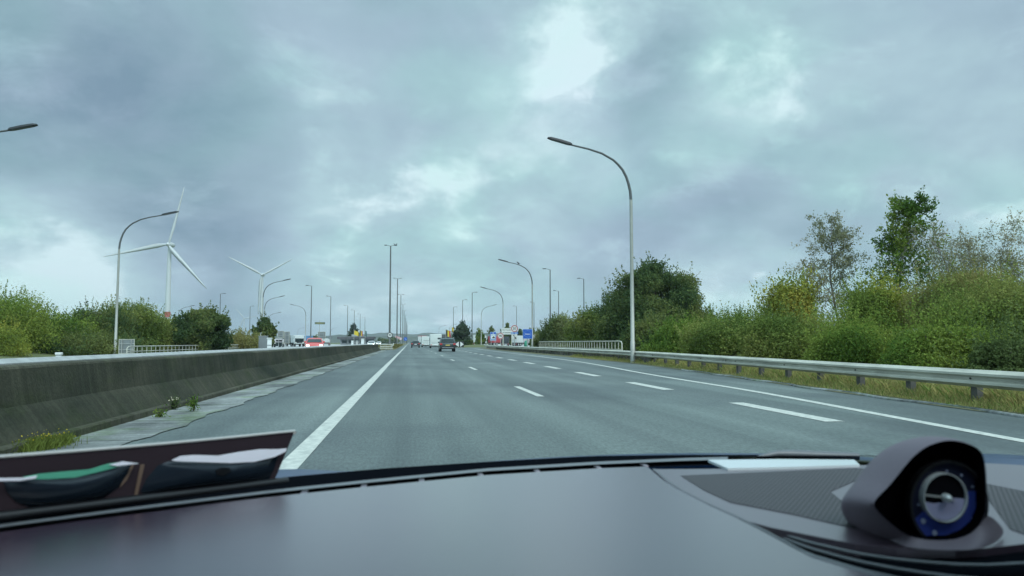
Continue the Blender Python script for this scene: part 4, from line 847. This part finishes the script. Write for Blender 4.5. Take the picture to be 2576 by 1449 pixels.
c = at(1326, 840, 98); t = thing('border_sign', 'square blue border sign with a ring of stars on the swan-neck lamp post', 'border sign', (c.x, c.y - .25, 0), 0); z = c.z
c = at(1331, 840, 98); hs = .645
obj('plate', MB().bevbox(-hs, hs, 0, .03, z - hs, z + hs, .008), 'paleblue', t)
f = obj('blue_field', MB().box(-hs * .93, hs * .93, -.006, .002, z - hs * .93, z + hs * .93), 'signblue', t)
for k in range(12):
    a = 2 * math.pi * k / 12; cx, cz = .44 * math.sin(a), z + .44 * math.cos(a)
    obj('star', MB().ext([(cx + (.062 if i % 2 == 0 else .026) * math.sin(math.pi * i / 5), cz + (.062 if i % 2 == 0 else .026) * math.cos(math.pi * i / 5)) for i in range(10)], .006, 'y', -.013), 'paleblue', f)
obj('lettering', text('Belgique', .20, 0, z - .02, -.012, 1.0), 'white', f)
for x in (-.2, .2): obj('bracket', MB().box(x - .03, x + .03, .03, .22, z - .4, z + .4), 'galvd', t)
sign_post(t, (0,), z + .4, .06, 'galvd', .16)
c = at(1275, 833.5, 150); t = thing('direction_sign', 'wide pale direction sign with two lines of dark lettering', 'direction sign', (c.x, c.y, 0)); z = c.z
obj('plate', MB().bevbox(-1.13, 1.13, 0, .05, z - .66, z + .66, .02), 'signwhite', t); obj('border', MB().add([], []).box(-1.13, 1.13, -.008, -.001, z - .64, z - .60).box(-1.13, 1.13, -.008, -.001, z + .60, z + .64), 'trim', t)
obj('lettering', text('Aire frontalière', .37, .03, z + .28, -.008, .86), 'ink', t); obj('lettering', text('de Sterpenich', .37, .0, z - .24, -.008, .9), 'ink', t); sign_post(t, (-.75, .95), z + .5, .09, 'galv', .15)
c = at(1240, 846, 150); t = thing('motorway_sign', 'tall blue motorway sign with a white panel and car picture', 'road sign', (c.x, c.y, 0)); z = c.z; W2, H2 = .64, .88
obj('plate', MB().bevbox(-W2, W2, 0, .04, z - H2, z + H2, .02), 'paleblue', t); f = obj('blue_field', MB().box(-W2 * .9, W2 * .9, -.006, .002, z - H2 * .68, z + H2 * .93), 'signblue', t)
obj('white_panel', MB().box(-.47, .47, -.012, -.005, z - .5, z + .44), 'signwhite', f); obj('arrow', MB().prism([(-.05, -.012, z + .5), (.05, -.012, z + .5), (.05, -.012, z + .66), (.12, -.012, z + .66), (0, -.012, z + .8), (-.12, -.012, z + .66), (-.05, -.012, z + .66)], (0, .006, 0)), 'white', f)
obj('car_picture', MB().prism([(-.18, -.018, z - .38), (.38, -.018, z - .38), (.38, -.018, z - .2), (.3, -.018, z - .16), (.2, -.018, z - .02), (.0, -.018, z - .02), (-.08, -.018, z - .16), (-.18, -.018, z - .22)], (0, .005, 0)), 'ink', f)
obj('small_picture', MB().box(-.36, -.08, -.018, -.01, z + .1, z + .34), 'paleblue', f); obj('small_picture', MB().box(.1, .36, -.018, -.01, z + .1, z + .34), 'paleblue', f); sign_post(t, (-.4, .4), z, .05)
c = at(1294, 847.3, 104); t = thing('arrow_sign', 'white square sign with a black diagonal arrow under the 50 sign', 'road sign', (c.x, c.y, 0)); z = c.z; q = .38
obj('plate', MB().bevbox(-q, q, 0, .02, z - q, z + q, .006), 'signwhite', t)
obj('arrow', MB().prism([(-.27, -.006, z + .27), (-.20, -.006, z + .32), (.14, -.006, z - .10), (.22, -.006, z - .03), (.27, -.006, z - .31), (-.02, -.006, z - .22), (.06, -.006, z - .16)], (0, .004, 0)), 'ink', t); sign_post(t, (0,), z)
c = at(1155.5, 866, 160); t = thing('exit_marker', 'black panel with two white triangles forming a diamond at the exit nose', 'road sign', (c.x, c.y, 0)); z = c.z; h2 = .60
obj('plate', MB().bevbox(-.95, .95, 0, .06, z - h2, z + h2, .02), 'ink', t)
for s in (-1, 1): obj('triangle', MB().prism([(s * .16, -.008, z - h2 * .95), (s * .16, -.008, z + h2 * .95), (s * .92, -.008, z)], (0, .006, 0)), 'signwhite', t)
sign_post(t, (-.5, .5), z, .05)
def sign_back(label, px, py, d, W, H, grp='backs of signs across the road', legs=None, name='road_sign'):
    c = at(px, py, d); t = thing(name, label, 'road sign', (c.x, c.y, 0), 0, grp); z = c.z
    obj('plate', MB().bevbox(-W / 2, W / 2, 0, .04, z - H / 2, z + H / 2, .012), 'signback', t)
    fr = MB(); fr.box(-W / 2 - .02, W / 2 + .02, -.03, -.002, z + H / 2 - .04, z + H / 2 + .02).box(-W / 2 - .02, W / 2 + .02, -.03, -.002, z - H / 2 - .02, z - H / 2 + .04).box(-W / 2 - .02, -W / 2 + .03, -.03, -.002, z - H / 2 + .04, z + H / 2 - .04).box(W / 2 - .03, W / 2 + .02, -.03, -.002, z - H / 2 + .04, z + H / 2 - .04)
    obj('frame', fr, 'galv', t)
    for k in (-.22, .2): obj('crossbar', MB().box(-W / 2 + .03, W / 2 - .03, -.035, -.004, z + H * k - .025, z + H * k + .025), 'galvd', t)
    for x in legs or (-W * .3, W * .3): obj('post', MB().cyl((x, -.07, -.1), (x, -.07, z + H / 2), .035, n=8), 'galvd', t)
sign_back('grey framed back of a square sign at the foot of the left lamp post', 318.5, 871.5, 60, 1.18, 1.15)
sign_back('narrow tall grey sign back in front of the parked lorries', 721.5, 849, 100, .73, 1.55)
sign_back('smaller grey sign back just right of the small round tree', 706, 841, 108, .85, .95)
sign_back('large grey sign back on the sign tower pole right of the red car', 809, 843.5, 105, 1.02, .98)
c = at(830, 849, 110); t = thing('road_sign', 'round grey sign back on a post right of the large grey sign back', 'road sign', (c.x, c.y, 0)); obj('plate', MB().disc(0, c.z, .30, 0, .02), 'signback', t); sign_post(t, (0,), c.z, .03, 'galvd', -.05)
c = at(804.5, 813, 300); t = thing('sign_tower', 'long dark green sign with pale lettering on a tall pole', 'sign tower', (c.x, c.y, 0)); z = c.z
obj('panel', MB().bevbox(-2.0, 2.0, -.15, .15, z - .42, z + .42, .04), 'signgreen', t); obj('lettering', text('STERPENICH', .62, 0, z, -.17, 1.0), 'signyel', t); obj('pole', MB().cyl((-.2, .3, 0), (-.2, .3, z + 1.3), .14, .1, 10), 'galvd', t)
c = base(661, 90); t = thing('roadside_cabinet', 'grey metal cabinet standing in front of the small round tree', 'cabinet', c, 0, None, .80)
obj('case', MB().bevbox(-.64, .64, 0, .6, .1, 2.35, .03), 'signback', t); obj('lid', MB().bevbox(-.69, .69, -.05, .65, 2.35, 2.42, .02), 'galvd', t); obj('plinth', MB().box(-.6, .6, .05, .55, -.1, .1), 'gutter', t); obj('door', MB().bevbox(-.55, .55, -.02, .01, .25, 2.2, .008), 'signback', t)
def marker(label, px, top, d, w_, zb=0):
    p = at(px, top, d); t = thing('marker_post', label, 'marker post', (p.x, p.y, 0), 0, 'white marker posts along the barrier')
    obj('post', MB().bevbox(-w_ / 2, w_ / 2, -w_ * .3, w_ * .3, zb, p.z, .01), 'white', t); obj('cap', MB().bevbox(-w_ * .62, w_ * .62, -w_ * .45, w_ * .45, p.z + .002, p.z + .05, .015), 'signwhite', t); obj('band', MB().box(-w_ / 2 - .004, w_ / 2 + .004, -w_ * .3 - .004, w_ * .3 + .004, p.z - .26, p.z - .22), 'trim', t)
marker('white marker post between the grey cabinet and the sign backs', 678, 853, 29, .16)
marker('short white post cap poking over the left rail near the picture edge', 148, 894, 12.6, .085)
marker('white marker post in front of the left part of the flat brown building', 886, 857, 140, .4)
marker('taller white marker post by the door of the flat brown building', 912, 852, 150, .6)
c = at(1323, 857, 150); t = thing('recycling_bin', 'rounded green recycling bin below the blue border sign', 'bin', (c.x, c.y, 0)); obj('body', MB().tube([(0, 0, 0), (0, 0, .05), (0, 0, .8), (0, 0, 1.3), (0, 0, 1.5), (0, 0, 1.55)], [.40, .42, .43, .34, .18, .02], 18), 'bin', t); obj('lifting_eye', MB().ring(0, 1.62, .06, .09, -.02, .02, 12), 'galvd', t)

# ------------------------------------------------------------------ the car the picture is taken from
ZD = .958                                             # height of the dashboard top
car0 = thing('car_interior', 'grey dashboard, round clock and dark blue bonnet of the car the view is seen from', 'car')
def pl(pts, z=ZD): return [on(x, y, z) for x, y in pts]
FAR = [(-260, 1385), (-100, 1358), (0, 1339), (180, 1313), (360, 1291), (560, 1264), (687, 1249), (915, 1225), (1223, 1195), (1503, 1178), (1718, 1170), (1850, 1170)]
SEAM = [(1640, 1180), (1680, 1214), (1715, 1237), (1780, 1270), (1851, 1302), (1925, 1340), (2035, 1400), (2181, 1445), (2330, 1487), (2600, 1560), (2900, 1660)]
fw = pl(FAR); sw_ = pl(SEAM)
fX = np.array([p.x for p in fw]); fY = np.array([p.y for p in fw]); sY = np.array([p.y for p in sw_])[::-1]; sX = np.array([p.x for p in sw_])[::-1]
YN = .30
def padz(x, y, v=0):
    xc = -.165 - .30 * (.92 - y); t_ = max(0, xc + .02 - x)
    return ZD - .0 * t_ * t_ / (t_ + .10) * (1 - v) ** .45 - .35 * max(0, .52 - y) ** 2
def pad(u, v):
    yf0 = sw_[0].y; v2 = v; ye = YN + (yf0 - YN) * v2; xr = np.interp(ye, sY, sX); x = -.95 + (xr + .95) * u; yf = np.interp(x, fX, fY)
    y = YN + (yf - YN) * v2; return (x, y, padz(x, y, v))
mb = MB(); mb.grid(pad, 90, 60)
n = 91; mb.add([(x, y, z - .03) for x, y, z in mb.v[-n:]] + mb.v[-n:], [(i, i + 1, n + i + 1, n + i) for i in range(n - 1)])
dash = obj('dashboard', mb, 'leather', car0)
mb = MB(); q = [p - Vector((0, 0, .0)) for p in sw_]; mb.tube([p + Vector((.003, 0, -.0005)) for p in q], .0016, 6); obj('seam', mb, 'slotgrey', dash)
# slot strip along the windscreen
def band(name, upper, lower, z0, z1, m, parent):
    xs = np.linspace(upper[0][0], upper[-1][0], 60); uy = np.interp(xs, *zip(*upper)); ly = np.interp(xs, *zip(*lower)); mb = MB(); a = [on(x, y, z0) for x, y in zip(xs, uy)]; b_ = [on(x, y, z1) for x, y in zip(xs, ly)]
    mb.add(a + b_, [(i, i + 1, 60 + i + 1, 60 + i) for i in range(59)], True); return obj(name, mb, m, parent)
off = lambda L_, d: [(x, y + d) for x, y in L_]
SL = [(-260, 1376), (0, 1330), (360, 1283), (687, 1243), (915, 1219), (1223, 1189), (1503, 1172), (1718, 1163), (1830, 1160)]
def slope(u, v): return 0
band('defroster_slot', off(SL, -4), off(SL, 9), ZD - .004, ZD - .010, 'black', dash)
s_ = band('slot_trim', off(SL, -11), off(SL, -4), ZD - .001, ZD - .001, 'slotgrey', dash)
for px in (766, 915, 1060, 1208, 1350, 1503, 1620):
    y = np.interp(px, *zip(*SL)); p = on(px, y + 3, ZD - .004); obj('slot_rib', MB().bevbox(p.x - .004, p.x + .004, p.y - .012, p.y + .012, ZD - .012, ZD - .003, .001), 'trimgrey', dash)
COWL = [(-260, 1322), (0, 1286), (360, 1240), (687, 1206), (759, 1199), (967, 1181), (1247, 1163), (1487, 1150), (1718, 1147), (2000, 1147), (2300, 1150), (2575, 1155), (2900, 1165)]
SL2 = SL + [(2100, 1157), (2480, 1160), (2900, 1172)]
band('windscreen_cowl', off(COWL, -3), off(SL2, -10), ZD - .02, ZD - .003, 'frit', car0)
# bonnet
def bon(u, v):
    x = -.75 + 2.45 * u; y = 1.12 + 1.25 * v; c_ = abs(x - .50)
    z = .9415 - .060 * ((y - 1.2) / .5) ** 2 - .078 * c_ ** 2 + .030 * math.exp(-((c_ - .78) / .14) ** 2) * (y > 1.0)
    return (x, y, z)
mb = MB(); mb.grid(bon, 60, 30); obj('bonnet', mb, 'bonnet', car0)
# wiper resting at the windscreen base
mb = MB(); a, b_, c_ = on(1905, 1152, .945), on(2000, 1143, .95), on(2160, 1148, .95); mb.tube([a, (a + b_) / 2 + Vector((0, 0, .004)), b_, c_], [.004, .007, .009, .007], 6); obj('wiper', mb, 'slotgrey', car0)
# right hand trim with dimpled inset
TR = [(1640, 1180), (1830, 1179), (2160, 1170), (2480, 1165), (2760, 1180), (2760, 1420), (2576, 1368), (2480, 1379), (2402, 1383), (2255, 1379), (2150, 1368), (2035, 1346), (1940, 1327), (1862, 1306), (1780, 1270), (1715, 1237), (1680, 1214)]
tp = pl(TR); obj('centre_trim', MB().prism(tp, (0, 0, -.012)), 'trimgrey', car0)
IN = [(1712, 1196), (1850, 1190), (2152, 1177), (2200, 1180), (2160, 1205), (2088, 1236), (2128, 1268), (2182, 1312), (2236, 1342), (2120, 1322), (1998, 1294), (1920, 1279), (1837, 1263), (1770, 1232)]
obj('dimpled_inset', MB().prism([on(x, y, ZD + .0007) for x, y in IN], (0, 0, -.0006)), 'dimple', car0)
IN2 = [(2480, 1250), (2475, 1215), (2575, 1235), (2720, 1260), (2720, 1400), (2600, 1352), (2540, 1330)]
obj('dimpled_inset', MB().prism([on(x, y, ZD + .0007) for x, y in IN2], (0, 0, -.0006)), 'dimple', car0)
obj('sensor_cover', MB().prism([on(x, y, ZD + .0035) for x, y in ((1780, 1156.5), (1960, 1154.5), (2148, 1156), (2162, 1169), (2000, 1174), (1830, 1178))], (0, 0, -.004)), 'gloss', car0)  # real cover; its pale base colour paints in the sky reflection
# air vents under the trim: a dark recess with slats
VT = [(1862, 1307), (1940, 1328), (2035, 1347), (2150, 1369), (2255, 1380), (2402, 1384), (2480, 1380), (2576, 1369), (2760, 1330)]
VB = [(1862, 1312), (1925, 1345), (2035, 1405), (2110, 1430), (2181, 1452), (2330, 1490), (2480, 1520), (2576, 1530), (2760, 1560)]
xs = np.linspace(1862, 2760, 40); ty = np.interp(xs, *zip(*VT)); by = np.interp(xs, *zip(*VB))
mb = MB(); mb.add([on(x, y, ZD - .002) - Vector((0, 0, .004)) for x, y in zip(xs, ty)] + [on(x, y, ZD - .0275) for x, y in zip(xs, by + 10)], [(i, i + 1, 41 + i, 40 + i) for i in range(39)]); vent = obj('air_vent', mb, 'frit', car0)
for k, (a, dz) in enumerate(((.30, .010), (.56, .016), (.82, .022))):
    mb = MB(); mb.tube([on(x, t_ + (b2 - t_) * a, ZD - dz * .55) for x, t_, b2 in list(zip(xs, ty, by))[2:]], .0016, 6); obj('slat', mb, 'slotgrey', vent)
# clock pod
YR = .652
def onY(px, py, Y): r = ray(px, py); return CAM + r * (Y / r.y)
RIM = [(2192, 1272), (2204, 1252), (2237, 1222), (2265, 1185), (2292, 1152), (2320, 1128), (2347, 1115), (2387, 1105), (2425, 1112), (2455, 1124), (2471, 1138), (2479, 1170), (2482, 1230), (2482, 1287), (2468, 1320), (2440, 1345), (2402, 1358), (2350, 1360), (2292, 1354), (2255, 1330), (2222, 1300)]
def shift(ptsl, dy, k, dz, c0): return [Vector((c0.x + (p.x - c0.x) * k, p.y + dy, c0.z + (p.z - c0.z) * k + dz)) for p in ptsl]
rim = [onY(x, y, YR + .02 * max(0, (1272 - y) / 170) * 0) for x, y in RIM]; c0 = sum(rim, Vector()) / len(rim); n = len(rim)
floor_ = ZD - .004
zmin = min(p.z for p in rim)
def sink(ring, k):
    for p in ring:
        if p.z < c0.z: p.z += k * (ZD - .008 - zmin) * ((c0.z - p.z) / (c0.z - zmin))
    return ring
rings = [None, None, shift(rim, 0, 1.0, 0, c0), sink(shift(rim, .005, 1.03, 0, c0), .15), sink(shift(rim, .016, 1.04, 0, c0), .5), sink(shift(rim, .036, 1.02, -.001, c0), 1), sink(shift(rim, .060, .93, -.005, c0), 1.2), sink(shift(rim, .082, .76, -.014, c0), 1.3), sink(shift(rim, .100, .5, -.032, c0), 1.2), shift(rim, .108, .2, -.05, c0)]
mb = MB(); mb.add([p for r_ in rings[2:] for p in r_], [(a * n + k, a * n + (k + 1) % n, (a + 1) * n + (k + 1) % n, (a + 1) * n + k) for a in range(len(rings) - 3) for k in range(n)], True)
pod = obj('clock_pod', mb, 'pod', car0); md = pod.modifiers.new('smooth', 'SUBSURF'); md.levels = 2; md.render_levels = 2
# flare and lip that run from the pod out over the trim
inner = [0, 20, 19, 18, 17, 16, 15, 14, 13]
outer = [(2120, 1262), (2160, 1296), (2205, 1335), (2262, 1377), (2340, 1383), (2402, 1384), (2450, 1383), (2500, 1372), (2530, 1340)]
lp = MB(); i0 = [rim[k] for k in inner]; o1 = [on(x, y, ZD + .001) for x, y in outer]; m1 = [(a * .5 + b_ * .5) + Vector((0, -.004, -.001)) for a, b_ in zip(i0, o1)]; q = len(inner)
lp.add(i0 + m1 + o1, [(r_ * q + i, r_ * q + i + 1, (r_ + 1) * q + i + 1, (r_ + 1) * q + i) for r_ in range(2) for i in range(q - 1)], True); o_ = obj('pod_lip', lp, 'pod', pod); md = o_.modifiers.new('smooth', 'SUBSURF'); md.levels = 2; md.render_levels = 2
DC = onY(2380, 1266, YR + .014)
inn = [shift(rim, .001, .985, 0, c0), shift(rim, .012, .97, 0, c0), shift(rim, .030, .96, 0, c0), shift(rim, .032, .05, 0, c0)]
nn = n; mb = MB(); al = [p for r_ in inn for p in r_]; mb.add(al, [(a * n + k, a * n + (k + 1) % n, (a + 1) * n + (k + 1) % n, (a + 1) * n + k) for a in range(3) for k in range(n)], True); obj('pod_lining', mb, 'podin', pod)
KD = .915
def dl(name, mb, m, parent=pod):
    mb.v = [(DC.x + x * KD, DC.y + y * KD, DC.z + z * KD) for x, y, z in mb.v]; return obj(name, mb, m, parent)
dl('dial', MB().disc(0, 0, .0425, -.001, .004, 48), 'dial'); dl('bezel', MB().ring(0, 0, .0425, .0455, -.005, .003, 48), 'black')
ICX, ICZ = -.0065, .0075
arc = [(.0415 * math.cos(a), .0415 * math.sin(a)) for a in np.linspace(math.pi * 1.12, math.pi * 2.10, 30)] + [(.0255 * math.cos(a) - .002, .0255 * math.sin(a) + .004) for a in np.linspace(math.pi * 2.10, math.pi * 1.12, 30)]
dl('blue_field', MB().ext(arc, .0008, 'y', -.0018), 'diallit')  # lit lower part of the blue dial, painted as a brighter arc
dl('inner_dial', MB().disc(ICX, ICZ, .0245, -.005, -.001, 40), 'dialin'); dl('inner_ring', MB().ring(ICX, ICZ, .0243, .0254, -.008, -.001, 48), 'chrome')
lo = [(ICX + .0235 * math.cos(a), ICZ + .0235 * math.sin(a)) for a in np.linspace(math.pi * 1.05, math.pi * 1.97, 24)] + [(ICX + .012, ICZ - .001), (ICX - .002, ICZ - .005), (ICX - .012, ICZ - .006)]
dl('pale_reflection', MB().ext(lo, .0006, 'y', -.0058), 'lav')  # lavender reflection on the inner dial, painted as a pale half-disc
dl('hand', MB().prism([(ICX - .023, -.0078, ICZ + .0025), (ICX - .023, -.0078, ICZ + .0045), (ICX, -.0078, ICZ + .0012), (ICX, -.0078, ICZ - .0006)], (0, .0012, 0)), 'galvd'); dl('hand', MB().prism([(ICX + .001, -.0078, ICZ + .0006), (ICX + .0115, -.0078, ICZ - .0034), (ICX + .0115, -.0078, ICZ - .0044), (ICX, -.0078, ICZ - .0006)], (0, .0012, 0)), 'galvd')
hb_ = MB(); hb_.tube([(ICX, -.0145, ICZ), (ICX, -.013, ICZ), (ICX, -.010, ICZ), (ICX, -.006, ICZ)], [.0012, .0036, .0045, .0045], 16); dl('hub', hb_, 'chrome')
for k in range(12):
    a = 2 * math.pi * k / 12; dl('hour_mark', MB().disc(.0340 * math.sin(a), .0340 * math.cos(a), .0028 if k in (4, 5, 6, 7, 8) else .0012, -.0030, -.0020, 10), 'tick')
# cabin shell around the camera: roof, pillars, doors, rear wall
mb = MB(); mb.grid(lambda u, v: (-.68 + 1.75 * u, -1.7 + 2.04 * v, 1.43 + .05 * math.sin(math.pi * u) - .05 * v * v), 10, 8); mb.grid(lambda u, v: (-.70 + 1.79 * u, -1.72 + 2.07 * v, 1.47 + .05 * math.sin(math.pi * u) - .05 * v * v), 10, 8); obj('roof', mb, 'lining', car0)
for s in (0, 1):
    x0, x1 = ((-.68, -.90), (1.07, 1.62))[s]
    obj('windscreen_pillar', MB().tube([(x0, .32, 1.40), ((x0 + x1) / 2 - (.03 if not s else -.03), .45, 1.24), (x1, .95, .93)], .045, 8), 'lining', car0)
    xa, xb = ((-.98, -.80), (1.2, 1.4))[s]
    obj('door', MB().bevbox(xa, xb, -1.5, .62 if not s else .52, .2, .90, .03), 'lining', car0)
    obj('side_window', MB().prism([(xa if not s else xb, -1.5, .9), (xa if not s else xb, .85, .9), (x0, .35, 1.4), (x0, -1.5, 1.42)], (.004, 0, 0)), 'tint', car0)  # opaque dark panes added out of view to block light from the sides
    obj('door_pillar', MB().tube([(x0, -.85, 1.42), ((xa + xb) / 2, -.9, .9)], .05, 8), 'lining', car0)
obj('rear_wall', MB().box(-.9, 1.3, -1.78, -1.72, .2, .95), 'lining', car0); obj('floor', MB().box(-.9, 1.3, -1.7, .5, .17, .2), 'lining', car0)
obj('fascia', MB().box(-.94, 1.3, .27, .29, .25, .88), 'lining', car0)

# dark glossy panel leaning against the windscreen foot, left end of the dashboard
pt = thing('smoked_panel', 'glossy dark brown panel with two lens-shaped windows leaning on the left end of the dashboard', 'panel')
b0 = on(690, 1206, ZD - .006); b1 = on(0, 1288, padz(-.5, .6)); b1 = CAM + (b1 - CAM)
b1 = at(0, 1290, .80)
t0 = at(744, 1084, (b0 - CAM).dot(CM @ Vector((0, 0, -1))) + .02)
nq = (b1 - b0).cross(t0 - b0).normalized()
if nq.dot(CAM - b0) < 0: nq = -nq
def onP(px, py): r = ray(px, py); return CAM + r * ((b0 - CAM).dot(nq) / r.dot(nq))
def panel(pts, o, th): return MB().prism([onP(x, y) + nq * o for x, y in pts], nq * -th)
TOPE = [(698, 1190), (738, 1092), (744, 1086), (741, 1084), (700, 1088)] + [(x, 1149 - 65 * x / 744 + 3 * math.sin(math.pi * x / 744)) for x in range(620, -401, -60)]
pb = obj('panel', panel([(690, 1206)] + TOPE + [(-400, 1341)], 0, .004), 'smoke', pt)
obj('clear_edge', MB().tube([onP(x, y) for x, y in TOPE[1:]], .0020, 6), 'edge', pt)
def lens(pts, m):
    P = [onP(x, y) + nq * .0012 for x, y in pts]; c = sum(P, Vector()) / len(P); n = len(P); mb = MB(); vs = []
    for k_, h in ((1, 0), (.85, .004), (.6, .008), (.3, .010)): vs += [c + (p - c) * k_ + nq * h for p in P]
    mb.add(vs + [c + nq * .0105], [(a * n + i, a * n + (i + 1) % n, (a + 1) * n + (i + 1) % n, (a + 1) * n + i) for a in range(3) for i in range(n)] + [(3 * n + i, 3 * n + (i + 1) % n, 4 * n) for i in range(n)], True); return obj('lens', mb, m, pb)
def inlay(name, pts, m, o=.0012):
    if name == 'lens': return lens(pts, m)
    return obj(name, panel(pts, o, .001), m, pb)
inlay('lens', [(396, 1170), (420, 1160), (480, 1158), (570, 1160), (640, 1152), (700, 1138), (688, 1180), (676, 1204), (540, 1222), (360, 1240), (352, 1236), (366, 1205)], 'lensd')
inlay('lens', [(6, 1205), (60, 1200), (150, 1198), (240, 1185), (300, 1172), (330, 1166), (322, 1190), (300, 1222), (262, 1250), (180, 1268), (80, 1276), (40, 1262), (16, 1236)], 'lensd')
inlay('lens_highlight', [(423, 1153), (445, 1143), (480, 1140), (540, 1142), (590, 1133), (645, 1126), (690, 1126), (711, 1124), (708, 1132), (680, 1145), (630, 1157), (570, 1160), (480, 1157), (435, 1155)], 'glare', .010)  # white reflections on the lenses, painted as pale raised inlays
inlay('lens_highlight', [(50, 1194), (95, 1186), (160, 1180), (215, 1176), (262, 1162), (300, 1157), (336, 1160), (300, 1166), (240, 1181), (180, 1195), (110, 1199), (55, 1199)], 'glareg', .010)  # greenish reflection on the other lens, painted as a coloured inlay
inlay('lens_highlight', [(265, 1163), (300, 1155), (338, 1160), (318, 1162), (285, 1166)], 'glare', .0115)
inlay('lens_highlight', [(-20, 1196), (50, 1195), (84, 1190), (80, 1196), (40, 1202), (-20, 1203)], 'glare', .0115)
inlay('bridge_edge', [(352, 1168), (362, 1168), (344, 1246), (336, 1248)], 'tan', .0016)
inlay('bridge_edge', [(330, 1168), (336, 1168), (318, 1206), (300, 1226), (312, 1196)], 'tan', .0016)
inlay('dark_spot', [(530, 1176), (545, 1170), (566, 1171), (568, 1180), (550, 1190), (534, 1188)], 'black', .0125)
obj('foot_rail', MB().tube([onP(x, 1291 - 85 * x / 690 + 4) + nq * .006 for x in range(715, -401, -60)], .006, 8), 'black', pt)

# ------------------------------------------------------------------ air
hz = MB().box(-5600, 5600, -700, 5900, -3, 165); hm = bpy.data.materials.new('haze_air'); nt, N, L = nodes(hm)
N.remove(N['Principled BSDF']); pv_ = N.new('ShaderNodeVolumePrincipled'); pv_.inputs['Color'].default_value = (.86, .94, 1, 1); pv_.inputs['Density'].default_value = .00013; pv_.inputs['Anisotropy'].default_value = .2
L.new(pv_.outputs[0], N['Material Output'].inputs['Volume']); struct('haze', hz, hm, 'stuff')
